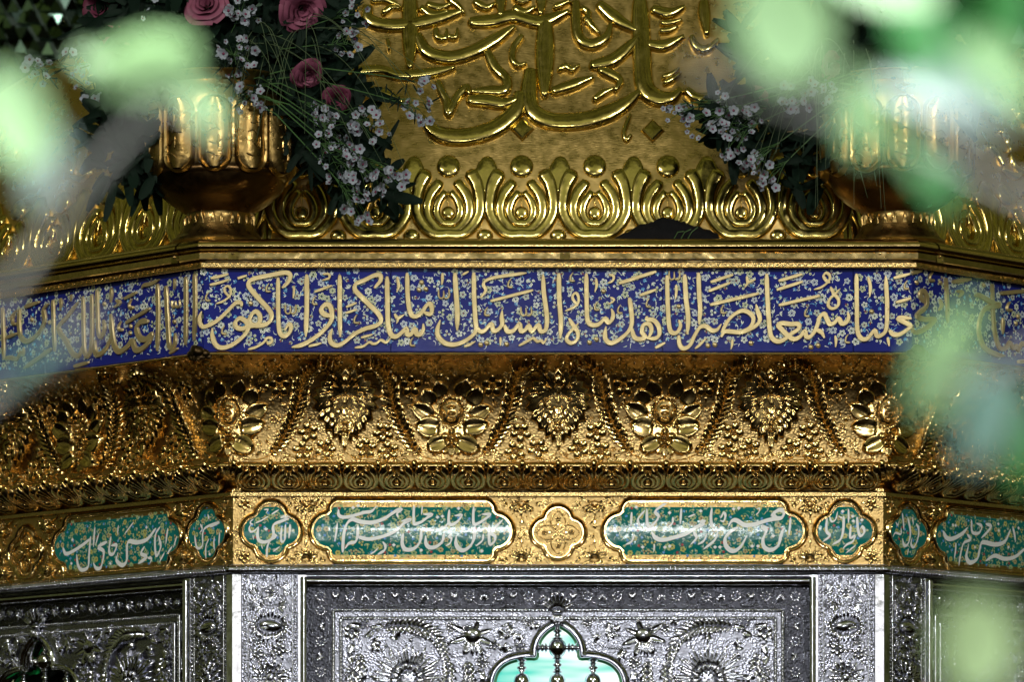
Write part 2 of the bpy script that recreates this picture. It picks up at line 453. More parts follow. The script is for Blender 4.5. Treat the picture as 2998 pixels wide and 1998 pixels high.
def leaf_shape(mb, f, x, y, L, W, a, col, h=.7):
    c, s = math.cos(a), math.sin(a)
    mb.add([f(x + (l * L * c - t * W * s), y + (l * L * s + t * W * c), h) for l, t in ((0, 0), (.3, .45), (.65, .4), (1, 0), (.65, -.4), (.3, -.45))], [tuple(range(6))], col)

def curl(mb, f, x, y, L, a, bend, col, w=1.3, h=.6):
    pts = [(x + L * t * math.cos(a + bend * t), y + L * t * math.sin(a + bend * t)) for t in (0, .25, .5, .75, 1)]
    vv = []
    for i, (px, py) in enumerate(pts):
        aa = a + bend * i / 4 * 1.6; hw = w * (1 - i / 5)
        vv += [f(px - math.sin(aa) * hw, py + math.cos(aa) * hw, h), f(px + math.sin(aa) * hw, py - math.cos(aa) * hw, h)]
    mb.add(vv, [(2 * i, 2 * i + 1, 2 * i + 3, 2 * i + 2) for i in range(4)], col)

def tulip(mb, f, x, y, r, a, col, col2):
    for da, L in ((-.65, .85), (0, 1.1), (.65, .85)):
        leaf_shape(mb, f, x, y, r * 1.3 * L, r * .62, a + da, col if da else col2, .8)

def flower_field(name, parent, f, x0, x1, y0, y1, inside, sp, palette, rnd):
    mb = MB(); ny = int((y1 - y0) / sp); nx = int((x1 - x0) / sp)
    for j in range(ny + 1):
        for i in range(nx + 1):
            x = x0 + (i + (.5 if j % 2 else 0) + rnd.uniform(-.34, .34)) * sp; y = y0 + (j + rnd.uniform(-.34, .34)) * sp
            if not inside(x, y): continue
            t = rnd.random(); rot = rnd.uniform(0, 6.28)
            if t < .46: flower_shape(mb, f, x, y, rnd.uniform(.38, .48) * sp, *palette['flower'][rnd.randrange(len(palette['flower']))], n=rnd.choice((5, 5, 6, 3)), rot=rot)
            elif t < .66: tulip(mb, f, x, y, .34 * sp, rot, *palette['tulip'][rnd.randrange(len(palette['tulip']))])
            else:
                for q in range(rnd.choice((2, 3, 3))):
                    leaf_shape(mb, f, x, y, rnd.uniform(.35, .55) * sp, .16 * sp, rot + (q - 1) * .7, palette['leaf'][rnd.randrange(len(palette['leaf']))])
            for q in range(2):
                xx, yy = x + rnd.uniform(-.6, .6) * sp, y + rnd.uniform(-.6, .6) * sp
                if inside(xx, yy): curl(mb, f, xx, yy, rnd.uniform(.3, .6) * sp, rnd.uniform(0, 6.28), rnd.uniform(-1.5, 1.5), palette['leaf'][rnd.randrange(len(palette['leaf']))])
    o = obj(name, mb, M['paint'], parent, sharp=0); o["kind"] = "stuff"
    return o

W1, BL1 = (.88, .92, .84, 1), (.03, .10, .05, 1)
blue_pal = {'flower': [(W1, (.05, .10, .05, 1)), ((.62, .72, .62, 1), (.16, .04, .04, 1)), ((.70, .74, .50, 1), (.03, .09, .05, 1)), ((.66, .74, .80, 1), (.05, .06, .20, 1))],
            'tulip': [((.10, .38, .80, 1), (.25, .60, .90, 1)), ((.08, .30, .72, 1), (.45, .70, .92, 1)), ((.50, .55, .42, 1), (.26, .05, .05, 1))],
            'leaf': [(.74, .82, .74, 1), (.58, .72, .60, 1), (.82, .86, .82, 1), (.16, .46, .80, 1)]}
flower_field("painted_flowers", bandbed, flat(.175), 600, 2668, 796, 1020, lambda x, y: 792 < y < 1023 and 594 < x < 2676, 25, blue_pal, random.Random(3))

# --- frieze: a cove that swings out under the inscription band
FR = [(1040, .166), (1046, .158), (1052, .146), (1062, .126), (1076, .105), (1096, .084), (1122, .066), (1155, .052), (1195, .041), (1240, .034), (1290, .029), (1345, .026), (1400, .026)]
fprof = table(FR)
frieze = band("frieze", [(y, fprof(y)) for y in list(range(1042, 1100, 6)) + list(range(1100, 1395, 14))], M['gold_ground'], sharp=0)
ff = surf(fprof); fff = surf(fprof, True)

def rosette(mb, f, x, y, r, h=9, n=5, rot=-math.pi / 2):
    for i in range(n):
        a = rot + 2 * math.pi * i / n
        mb.dome(f, x + math.cos(a) * r * .62, y + math.sin(a) * r * .62, r * .46, r * .40, a, h * .55, 10, rings=(1, .95, .8, .45), power=.25)
    for i in range(6):
        a = math.pi / 3 * i
        mb.dome(f, x + math.cos(a) * r * .2, y + math.sin(a) * r * .2, r * .10, h=h * 1.05, n=6)
    mb.dome(f, x, y, r * .12, h=h * 1.2, n=6)

def plume(mb, f, pts, L, W, h, every=7, spread=.6):
    c = catmull(pts, every)
    mb.stroke(f, pts, 3, h * .4)
    for i in range(1, len(c)):
        a = math.atan2(c[i][1] - c[i - 1][1], c[i][0] - c[i - 1][0]); t = i / len(c)
        k = .55 + .75 * math.sin(math.pi * min(1, t * 1.05)) ** .7
        for s in (-1, 1):
            mb.petal(f, c[i][0], c[i][1], a + s * spread * (1.1 - .4 * t), L * k, W * k, h, cup=.45, lift=5, n=5)

def lotus(f, x, y):
    mb = MB(); f_in = f; f = lambda a, b, h: f_in(a, b, h + (12 * (b - y + 40) / 90 if h > 0 else 0))
    for s in (-1, 1):
        for bx, by, tx, ty, w_, h_ in ((-12, 36, -78, 66, 42, 17), (-28, 4, -106, -6, 48, 16), (-50, -24, -112, -62, 40, 13), (-52, -62, -82, -112, 38, 12), (-24, -82, -42, -138, 36, 12)):
            bx, tx = s * bx, s * tx
            mb.petal(f, x + bx, y + by, math.atan2(ty - by, tx - bx), math.hypot(tx - bx, ty - by) * 1.06, w_ * 1.5, h_ * 1.5, cup=.5, lift=6, n=9, pw=1.05)
            mb.petal(f, x + bx, y + by, math.atan2(ty - by, tx - bx), math.hypot(tx - bx, ty - by) * .55, w_ * .34, h_ * 1.05, cup=.1, n=5)
        mb.petal(f, x + s * 8, y + 54, math.pi / 2 + s * -.5, 36, 26, 11, cup=.3, lift=3)
        mb.dome(f, x + s * 19, y - 150, 16, 10, s * .3, 12)
    mb.petal(f, x, y - 84, -math.pi / 2, 48, 34, 9, cup=.5, lift=4)
    mb.dome(f, x, y - 164, 15, 7, 0, 10)
    mb.petal(f, x, y + 58, math.pi / 2, 34, 24, 12, cup=.2)
    for i in range(26):
        a = 2 * math.pi * i / 26
        mb.petal(f, x + math.cos(a) * 26, y - 42 + math.sin(a) * 32, a, 26 + 5 * math.sin(i * 2.1), 9, 24, cup=.2, lift=3, n=4)
    mb.dome(f, x, y - 42, 44, 52, 0, 17, 18); mb.dome(f, x, y - 24, 92, 104, 0, 7, 24)
    for dy, rx in ((-58, 17), (-40, 15), (-22, 16)): mb.dome(f, x, y + dy, rx, 9, 0, 32, 10)
    for s in (-1, 1):
        mb.dome(f, x + s * 22, y - 40, 6, 16, s * .3, 26, 8)
        mb.petal(f, x + s * 4, y - 78, -math.pi / 2 + s * 1.0, 34, 10, 14, cup=.3)
    rosette(mb, f, x, y + 34, 31, 34)
    for i in range(22):
        a = math.pi * 2 * i / 22; rr = 112 + 10 * math.sin(i * 3)
        mb.dome(f, x + math.cos(a) * rr * .95, y - 28 + math.sin(a) * rr * 1.02, 3.2, h=5, n=6)
    return mb

def pear(f, x, y):
    """pointed leafy medallion with a feathered outline; its foot stands out farther than its head"""
    mb = MB(); f_in = f; f = lambda a, b, h: f_in(a, b, h + (11 * (b - y) / 90 if h > 0 else 0))
    rings = []; NS = 22
    for sc, hh in ((1.0, -2), (1.0, 15), (.95, 20), (.7, 25), (.35, 28)):
        ring = []
        for i in range(NS * 2):
            a = 2 * math.pi * i / (NS * 2); k = (1.10 if i % 2 else .93) * sc
            px, py = math.cos(a) * 92 * k, math.sin(a) * 90 * k
            if math.sin(a) > 0: px *= 1 - .42 * math.sin(a) ** 1.5; py *= 1.32
            ring.append(f(x + px, y - 24 + py, hh))
        rings.append(ring + [ring[0]])
    mb.grid(rings); mb.add(rings[-1][:-1], [tuple(range(NS * 2))])
    for ring, (sc, L, W, h, N_) in enumerate(((.92, 34, 16, 26, 26), (.66, 32, 15, 31, 20), (.38, 26, 13, 36, 12))):
        for i in range(N_):
            a = 2 * math.pi * (i + .5 * ring) / N_
            px, py = math.cos(a) * 64 * sc, math.sin(a) * 68 * sc
            if math.sin(a) > 0: px *= 1 - .45 * math.sin(a) ** 2; py *= 1.25
            aa = math.atan2(py + 25, px)
            mb.petal(f, x + px, y - 22 + py, aa + .3 * math.cos(aa), L * (1.15 if i % 3 == 0 else .88), W, h, cup=.3, lift=2, n=5, base=h - 9)
    for s in (-1, 1):
        for q in range(4):
            a = math.pi * .5 + s * (.35 + .32 * q)
            mb.petal(f, x + s * 26, y + 34 - q * 4, a - s * .2, 50 - q * 2, 12, 33, cup=.3, lift=4, n=5)
        rosette(mb, f, x + s * 36, y - 34, 22, 40)
        rosette(mb, f, x + s * 32, y - 78, 17, 38)
        mb.petal(f, x, y - 104, -math.pi / 2 + s * 1.2, 34, 11, 14, cup=.3, lift=3)
        mb.petal(f, x, y - 100, -math.pi / 2 + s * .7, 34, 11, 14, cup=.3, lift=3)
        mb.dome(f, x + s * 16, y + 20, 14, 8, s * .5, 32, 8)
        mb.petal(f, x + s * 6, y + 62, math.pi / 2 + s * .5, 36, 9, 18, cup=.2)
    for dy, L, W in ((-110, 26, 14), (-84, 30, 18), (-52, 34, 24), (-18, 40, 28)):
        mb.petal(f, x, y + dy, math.pi / 2, L, W, 42, cup=.35, lift=3)
        for s in (-1, 1): mb.petal(f, x, y + dy + 4, math.pi / 2 + s * 1.0, L * .6, W * .4, 38, cup=.2, n=4)
    for dy, rx in ((40, 16), (60, 15)): mb.dome(f, x, y + dy, rx, 9, 0, 44, 10)
    mb.petal(f, x, y + 66, math.pi / 2, 58, 20, 34, cup=.3)
    return mb

K0 = 1634
mb = MB(); rosette(mb, ff, K0, 1131, 32, 15)
mb.petal(ff, K0 + 2, 1160, math.pi / 2, 24, 9, 9); mb.petal(ff, K0 - 8, 1158, math.pi * .65, 14, 6, 7)
ros_me = mb.mesh("rosette", M['gold_relief'], 0)
def fx(px, w=.04): return Vector(((px - K0) / 1000 * (D - w) / D, 0, 0))
for px in (1322, 1946): obj("lotus_ornament", lotus(ff, px, 1250), M['gold_relief'], frieze, sharp=0)
for px in (1012, K0, 2256): obj("leaf_medallion", pear(ff, px, 1200), M['gold_relief'], frieze, sharp=0)
for px in (1012, K0, 2256):
    for s in (-1, 1):
        obj("rosette", ros_me, None, frieze, loc=fx(px + s * 192))
        for dx, y in ((110, 1267), (126, 1322), (60, 1314)):
            mb = MB(); rosette(mb, ff, px + s * dx, y, 31, 14, rot=random.uniform(0, 6))
            obj("rosette", mb, M['gold_relief'], frieze, sharp=0)
        mb = MB()
        plume(mb, ff, [(px + s * a, b) for a, b in ((232, 1338), (206, 1318), (184, 1284), (160, 1240), (140, 1186), (132, 1148), (116, 1106), (88, 1076), (50, 1068))], 38, 17, 17, every=13, spread=.7)
        obj("leaf_plume", mb, M['gold_relief'], frieze, sharp=0)
        mb = MB()
        mb.stroke(ff, [(px + s * a, b) for a, b in ((2, 1326), (30, 1344), (70, 1348), (120, 1344), (160, 1338))], 5, 6)
        mb.stroke(ff, [(px + s * a, b) for a, b in ((300, 1345), (270, 1348), (236, 1340), (205, 1322))], 5, 6)
        mb.stroke(ff, [(px + s * a, b) for a, b in ((100, 1344), (92, 1320), (96, 1296), (108, 1270))], 4, 5)
        for a, b, an in ((40, 1352, .7), (140, 1346, .3), (160, 1335, -.2), (165, 1345, .3), (262, 1335, -2.4), (245, 1352, 2.6), (60, 1343, -1.0)):
            mb.petal(ff, px + s * a, b, an if s > 0 else math.pi - an, 30, 11, 9, cup=.3, lift=2)
        obj("vine", mb, M['gold_relief'], frieze, sharp=0)
def filling(f, x0, x1, y0, y1, step, avoid, h, rnd, size=1.0):
    mb = MB(); y = y0; r_ = 0
    while y <= y1:
        x = x0 + (step / 2 if r_ % 2 else 0)
        while x <= x1:
            px_, py_ = x + rnd.uniform(-.3, .3) * step, y + rnd.uniform(-.3, .3) * step
            if not avoid(px_, py_):
                t = rnd.random(); a = rnd.uniform(0, 6.28)
                if t < .5:
                    for da in (-.7, 0, .7): mb.petal(f, px_, py_, a + da, rnd.uniform(13, 20) * size, 7.5 * size, h, cup=.3, lift=2, n=4)
                elif t < .75:
                    for q in range(5): mb.dome(f, px_ + 6 * size * math.cos(a + q * 1.257), py_ + 6 * size * math.sin(a + q * 1.257), 4.2 * size, h=h * .9, n=7, rings=(1, .8, .4))
                    mb.dome(f, px_, py_, 2.6 * size, h=h * 1.2, n=6, rings=(1, .7))
                else:
                    mb.stroke(f, [(px_, py_), (px_ + 9 * size * math.cos(a), py_ + 9 * size * math.sin(a)), (px_ + 17 * size * math.cos(a + .7), py_ + 17 * size * math.sin(a + .7))], 4 * size, h * .8, step=5)
                    mb.dome(f, px_, py_, 4 * size, h=h, n=7, rings=(1, .8, .4))
            x += step
        y += step * .8; r_ += 1
    return mb
AV = []
for px in (1012, K0, 2256):
    AV.append((px, 1180, 104)); AV.append((px, 1270, 60))
    for s in (-1, 1):
        AV += [(px + s * 192, 1131, 36)] + [(px + s * a, b, 34) for a, b in ((110, 1267), (126, 1322), (60, 1314))]
        AV += [(px + s * a, b, 34) for a, b in catmull([(232, 1338), (206, 1318), (184, 1284), (160, 1240), (140, 1186), (132, 1148), (116, 1106), (88, 1076), (50, 1068)], 25)]
for px in (1322, 1946, 668, 2600): AV.append((px, 1225, 116)); AV.append((px, 1290, 84))
def av_frieze(x, y): return any((x - a) ** 2 + (y - b) ** 2 < c * c for a, b, c in AV)
o = obj("leaf_filling", filling(ff, 690, 2580, 1100, 1345, 27, av_frieze, 5, random.Random(31)), M['gold_relief'], frieze, sharp=0); o["kind"] = "stuff"
mb = MB(); rnd = random.Random(5)
for i in range(330):
    x = rnd.uniform(640, 2630); y = rnd.uniform(1050, 1100)
    if rnd.random() < .5: mb.dome(ff, x, y, rnd.uniform(3, 6), rnd.uniform(2, 4), rnd.uniform(0, 3), rnd.uniform(3, 7), 7)
    else: mb.petal(ff, x, y, rnd.choice((-.5, .4, 2.6, 3.6)) + rnd.uniform(-.4, .4), rnd.uniform(12, 24), 6, 6, cup=.3, lift=2, n=4)
o = obj("soffit_relief", mb, M['gold_relief'], frieze, sharp=0); o["kind"] = "stuff"
for cxp in (K0 - 966, K0 + 966):
    o = obj("lotus_ornament", lotus(fff, cxp, 1250), M['gold_relief'], frieze, sharp=0); NOCOPY.add(o)
# curled leaf that hooks out over the corners
def corner_leaf(s):
    mb = MB(); f = flat(.21, True); x = K0 + s * 1062
    for dx, dy, rx, ry, h in ((0, 1028, 30, 18, 26), (-26, 1036, 18, 12, 14), (24, 1034, 20, 13, 16), (6, 1044, 26, 12, 14), (-10, 1018, 14, 10, 20), (36, 1044, 14, 8, 8)):
        mb.dome(f, x + dx, dy, rx, ry, .2, h, 12, base=-34)
    for i in range(5): mb.petal(f, x - 30 + i * 14, 1040, math.pi / 2 + (i - 2) * .3, 20, 14, 12, base=-20)
    o = obj("corner_leaf", mb, M['gold_shaded'], frieze, sharp=0); NOCOPY.add(o)
corner_leaf(-1); corner_leaf(1)

# --- tongue-and-ring ornament, used large on the crown and small on the cresting
def tongue(f, x, y0, sx_, sy_, hs, hole=True):
    """x = middle of the tongue, y0 = its foot; drawn 215 wide and 250 high, then scaled"""
    mb = MB()
    X = lambda a: x + a * sx_
    Y = lambda b: y0 - b * sy_
    def U(pts, ws, W, h):
        full = [(-a, b) for a, b in pts] + [(0, pts[-1][1] - (pts[-1][1] - pts[-2][1]) * -.0)] + [(a, b) for a, b in pts[::-1]]
        wd = ws + [ws[-1]] + ws[::-1]
        mb.stroke(f, [(X(a), Y(b)) for a, b in full], W * sx_, h * hs, ends=(.7, .7), step=7 * sx_ + 1, widths=wd,
                  prof=((-1, 0), (-.95, .55), (-.8, .86), (-.45, .98), (0, 1), (.45, .98), (.8, .86), (.95, .55), (1, 0)))
    U([(66, 192), (84, 160), (93, 115), (92, 75), (72, 38), (40, 14)], [1.75, 1.25, 1.0, 1.0, 1.0, .95], 37, 19)
    U([(25, 165), (52, 130), (63, 92), (58, 62), (38, 36), (20, 25)], [1.35, 1.05, 1.0, 1.0, .95, .9], 33, 17)
    U([(8, 136), (27, 112), (36, 84), (30, 60), (16, 46)], [1.0, 1.0, 1.0, 1.0, .9], 28, 18)
    if hole:
        mb.dome(f, X(0), Y(78), 20 * sx_, 20 * sy_, 0, 7 * hs, 14, rings=(1, .96, .6, .3), power=.2)
    return mb

def between(f, x, y0, sx_, sy_, hs):
    mb = MB(); X = lambda a: x + a * sx_; Y = lambda b: y0 - b * sy_
    mb.petal(f, X(0), Y(122), -math.pi / 2, 128 * sy_, 74 * sx_, 15 * hs, n=10, pw=1.15)
    for s in (-1, 1): mb.petal(f, X(s * 3), Y(124), math.pi / 2 + s * -.35, 110 * sy_, 24 * sx_, 12 * hs)
    return mb

# --- crown panels
CRW = [(-420, -.55), (-260, -.50), (0, -.412), (200, -.338), (300, -.297), (400, -.258), (500, -.226), (600, -.204), (690, -.193), (790, -.188)]
cprof = table(CRW); fc = surf(cprof)
def crown_panel(ytop, ybreak):
    mb = MB(); rows = []
    n = 40; ys = [775 + (ytop - 775) * (i / n) ** .92 for i in range(n + 1)]
    for y in ys:
        w = cprof(y); k = (D - w) / D; hw = hc(w)
        if y < ybreak:
            t = (ybreak - y) / (ybreak - ytop); hw *= math.sqrt(max(0, 1 - t ** 2.2)) * .995 + .005
        p = P(K0, y, w)
        rows.append([Vector((-hw + 2 * hw * i / 28, p.y, p.z)) for i in range(29)])
    mb.grid(rows[::-1])
    o = obj("crown_panel", mb, M['gold_lines'], shrine, sharp=0)
    md = o.modifiers.new("thickness", 'SOLIDIFY'); md.thickness = .03; md.offset = 1
    return o
front_crown = crown_panel(-330, 60)
side_crown_l = crown_panel(0, 330); side_crown_l.rotation_euler = (0, 0, R(-45))
side_crown_r = crown_panel(0, 330); side_crown_r.rotation_euler = (0, 0, R(45))
SP = 214.5; BASEY = 702
tong_me = tongue(fc, K0, BASEY, 1, 1, 1).mesh("ringed_tongue", M['gold_crown'], 0)
betw_me = between(fc, K0, BASEY, 1, 1, 1).mesh("pointed_leaf", M['gold_crown'], 0)
mb = MB(); mb.dome(fc, K0, BASEY - 10, 26, 22, 0, 12, 12)
foot_me = mb.mesh('foot_bead', M['gold_crown'], 0)
mb = MB(); mb.dome(fc, K0, 488, 35, 34, 0, 11, 20, rings=(1, .97, .86, .6, .3), power=.35)
boss_me = mb.mesh("round_boss", M['gold_crown'], 0)
mb = MB()
mb.stroke(fc, [(K0, 566), (K0, 604)], 5, 15)
stem_me = mb.mesh("tongue_rib", M['gold_crown'], 0)
for cp in (front_crown, side_crown_l, side_crown_r):
    for i in range(8):
        x = K0 + (i - 3.5) * SP; kk = 1.0145
        off = Vector(((x - K0) / 1000 * kk, 0, 0))
        if abs(off.x) + .10 < .872:
            obj("ringed_tongue", tong_me, None, cp, loc=off); obj("tongue_rib", stem_me, None, cp, loc=off)
        if abs(off.x) + .05 < .845: obj("round_boss", boss_me, None, cp, loc=off)
        if i < 7:
            obj("pointed_leaf", betw_me, None, cp, loc=off + Vector((SP / 2000 * kk, 0, 0))); obj("foot_bead", foot_me, None, cp, loc=off + Vector((SP / 2000 * kk, 0, 0)))
    for s in (-1, 1):
        mb = MB(); rows = []
        for y in range(775, 420, -15):
            w = cprof(y) + .004; hw = hc(w)
            p = P(K0, y, w); rows.append([Vector((s * (hw - d), p.y - e, p.z)) for d, e in ((.026, -.004), (.024, .004), (.014, .008), (.004, .004), (-.001, -.004))])
        mb.grid(rows); obj("edge_rib", mb, M['gold_crown'], cp)
# calligraphy embossed on the front crown panel: traced strokes, (width, points)
def ZM(x0, y0, sc): return lambda p: (x0 + p[0] / sc, y0 + p[1] / sc)
def parse(s):
    out = []
    for line in s.strip().splitlines():
        line = line.strip()
        if not line: continue
        h, t = line.split('|'); out.append((h.strip(), [tuple(map(float, q.split(','))) for q in t.split()]))
    return out
CROWN = parse("""
75|1172,620 1140,735 1010,845 850,898 700,902 590,858 525,780
58|835,668 950,668 1060,688 1160,660
48|955,350 1005,450 1080,530 1068,600 960,606 850,614
40|632,545 655,610 690,680 700,755 755,650 795,605 828,580 835,640
85|1335,150 1332,400 1330,640
75|1238,470 1228,640 1262,745 1380,800 1560,800 1720,760 1860,690 1952,615
48|1385,610 1500,570 1650,520
44|1690,470 1760,495 1825,540 1795,610
36|1655,665 1720,620 1790,595
82|1955,10 1968,300 1985,560 2060,645 2160,650 2225,600
50|1535,20 1550,240 1635,300 1735,255 1765,170
62|1690,40 1800,130 1935,215
58|1640,440 1780,400 1900,300 1955,235
58|170,50 180,135 300,172 480,160 650,122 790,85
74|448,-40 450,200 448,460
60|495,240 560,345 700,385 850,350 1000,272 1135,185
58|845,155 1000,142 1130,112 1300,150 1490,85
64|1040,-40 1045,60 1040,120
60|1305,-40 1310,40 1305,110
44|75,480 250,468 380,502 560,490 745,458
52|2010,300 2120,305 2245,250
30|2105,520 2160,500 2215,465
30|2115,560 2180,525 2225,495
52|2040,70 2150,95 2250,55
62|2375,20 2380,120 2395,240
40|2290,250 2330,320 2400,330 2470,270
46|2260,600 2330,650 2420,640 2480,580
40|560,40 640,60 720,40
36|270,95 330,60 380,70
36|620,200 625,250 680,262 690,205
30|690,250 750,255 760,200
44|1130,60 1200,90 1270,60
40|1600,120 1650,190 1690,230
44|130,640 220,610 330,640 400,690
34|1425,470 1470,445 1510,470 1560,440
34|1185,245 1130,320 1120,400 1160,440 1212,428
36|690,-10 760,45 805,100
40|870,20 950,60 1005,35
36|200,15 280,5 385,55
40|520,60 600,108 705,88
34|1395,60 1440,40 1500,20
34|1575,60 1620,100 1600,165
30|90,180 95,260 78,325
26|300,270 308,300 312,345
32|2095,165 2160,160 2232,145
32|2090,215 2150,208 2205,190
38|-40,60 20,90 80,60 110,20
38|1120,-20 1180,20 1240,10
""")
fz2 = ZM(1000, 0, 2.24)
fcl = surf(cprof)
for wd, pts in CROWN:
    mb = MB(); mb.stroke(fcl, [fz2(p) for p in pts], float(wd) / 2.24 * 1.6, 20, ends=(.75, .4), step=7,
                         prof=((-1, 0), (-.95, .4), (-.82, .72), (-.58, .93), (-.2, 1), (.2, 1), (.58, .93), (.82, .72), (.95, .4), (1, 0)))
    obj("embossed_letter", mb, M['gold_crown'], front_crown, sharp=0)
for x, y in ((1185, 850), (2040, 860)):
    cx_, cy_ = fz2((x, y)); mb = MB()
    for k, (r0, h0, r1, h1) in enumerate(((38, -2, 30, 9), (30, 9, 24, 12), (24, 12, 5, 13))):
        for i in range(4):
            a, b2 = math.pi / 2 * i, math.pi / 2 * (i + 1)
            mb.add([fcl(cx_ + r0 * math.cos(a), cy_ + r0 * math.sin(a), h0), fcl(cx_ + r0 * math.cos(b2), cy_ + r0 * math.sin(b2), h0),
                    fcl(cx_ + r1 * math.cos(b2), cy_ + r1 * math.sin(b2), h1), fcl(cx_ + r1 * math.cos(a), cy_ + r1 * math.sin(a), h1)], [(3, 2, 1, 0)])
    mb.add([fcl(cx_ + 5 * math.cos(math.pi / 2 * i), cy_ + 5 * math.sin(math.pi / 2 * i), 13) for i in range(4)], [(3, 2, 1, 0)])
    obj("diamond_dot", mb, M['gold_crown'], front_crown, sharp=20)
mb = MB(); mb.stroke(fcl, [fz2(p) for p in ((1895, 755), (1868, 820), (1850, 880), (1868, 925), (1898, 890))], 17, 12, ends=(.5, .8), step=4)
obj("embossed_letter", mb, M['gold_crown'], front_crown, sharp=0)
# leafy relief higher on the side crowns
for cp in (side_crown_l, side_crown_r):
    rnd = random.Random(9)
    for i in range(26):
        mb = MB()
        x, y = K0 + rnd.uniform(-640, 640), rnd.uniform(210, 430)
        a = rnd.uniform(0, 6.28)
        mb.stroke(fcl, [(x, y), (x + 40 * math.cos(a), y + 30 * math.sin(a)), (x + 90 * math.cos(a + .5), y + 60 * math.sin(a + .5))], 24, 13, step=7)
        obj("embossed_letter", mb, M['gold_crown'], cp, sharp=0)

# --- cresting: a row of small tongues leaning out under the frieze
CS = [(1336, .078), (1350, .092), (1360, .095), (1374, .086), (1390, .064), (1406, .038), (1424, .012), (1434, .004)]
kprof = table(CS); fk = surf(kprof); fkf = surf(kprof, True)
cresting = band("cresting", [(1352, .020), (1354, .070)] + [(y, kprof(y) - .008) for y in (1362, 1370, 1380, 1392, 1408, 1424)] + [(1431, -.004)], M['gold_relief'], sharp=0)
sc_ = 104.6 / 214.5
ct_me = tongue(fk, K0 + 52.3, 1428, sc_, .32, 1.0).mesh("ringed_tongue", M['gold_relief'], 0)
mb = MB()
mb.petal(fk, K0, 1396, -math.pi / 2, 36, 30, 10, n=8); mb.dome(fk, K0, 1359, 11, 9, 0, 17, 10)
for s in (-1, 1):
    mb.dome(fk, K0 + s * 21, 1364, 8, 6, 0, 14, 8); mb.dome(fk, K0 + s * 37, 1369, 6, 5, 0, 11, 8)
cb_me = mb.mesh("cresting_bead", M['gold_relief'], 0)
for i in range(-9, 10):
    off = Vector((i * .1046, 0, 0))
    if i < 9: obj("ringed_tongue", ct_me, None, cresting, loc=off)
    obj("cresting_bead", cb_me, None, cresting, loc=off)

# --- cartouche band
up = band("cartouche_band_rim", [(1431, -.004), (1431.5, .004), (1440, .006), (1441, .014), (1443, .016), (1453, .016), (1455, .012), (1456, .000)], M['gold_fine'], sharp=25)
cb = band("cartouche_band", [(1455, .001), (1655, .001)], M['gold_ground'], sharp=0)
low = band("bead_roll", [(1653, .001), (1654, .014)] + arc_pts(1668, .012, 13, .016, -85, 80, 10) + [(1682.5, .006), (1684.5, -.03)], M['silver_relief'])
mb = MB(); pr = table([(1654, .014), (1660, .0245), (1668, .028), (1676, .0245), (1682, .014)]); fb = surf(pr)
for i in range(150):
    x = 688 + i * 12.7; mb.dome(fb, x, 1671, 4.6, 5, 0, 5, 7); mb.dome(fb, x + 6, 1663, 4, 2.6, .4, 3, 7)
obj("bead_row", mb, M['silver_relief'], low, sharp=0)["kind"] = "stuff"

def quatre(cx_, cy_, rr=55, dd=40, n=14):
    pts = []
    a_half = math.pi - math.acos(min(1, dd / rr * math.sin(math.pi / 4) * 0 + dd / (rr * math.sqrt(2)) * 1.0)) if False else R(108)
    for q in range(4):
        base = -math.pi / 2 + q * math.pi / 2; ox, oy = math.cos(base) * dd, math.sin(base) * dd
        # lobes meet where neighbouring circles cross on the diagonal
        s_ = (dd + math.sqrt(max(0, 2 * rr * rr - dd * dd))) / 2
        ca = math.atan2(s_, s_ - dd)
        for i in range(n + 1):
            a = base - ca + 2 * ca * i / n
            pts.append((cx_ + ox + rr * math.cos(a), cy_ + oy + rr * math.sin(a)))
    return pts

def carto(cx_, cy_):
    half = []
    for i in range(7): a = -math.pi / 2 + (math.pi / 2) * i / 6; half.append((212 + 38 * math.cos(a), -61 + 38 * math.sin(a)))
    a1 = math.atan2(-60, 251 - 243.5)
    for i in range(13): a = a1 + (-2 * a1) * i / 12; half.append((243.5 + 60.5 * math.cos(a), 60.5 * math.sin(a)))
    for i in range(7): a = (math.pi / 2) * i / 6; half.append((212 + 38 * math.cos(a), 61 + 38 * math.sin(a)))
    pts = [(-160 + 320 * i / 8, -99) for i in range(9)] + half + [(160 - 320 * i / 8, 99) for i in range(9)] + [(-x, -y) for x, y in half]
    return [(cx_ + x, cy_ + y) for x, y in pts]

def width_at(outline, cx_, y):
    best = 0
    n = len(outline)
    for i in range(n):
        (xa, ya), (xb, yb) = outline[i], outline[(i + 1) % n]
        if (ya - y) * (yb - y) <= 0 and ya != yb:
            t = (y - ya) / (yb - ya); best = max(best, xa + (xb - xa) * t - cx_)
    return best

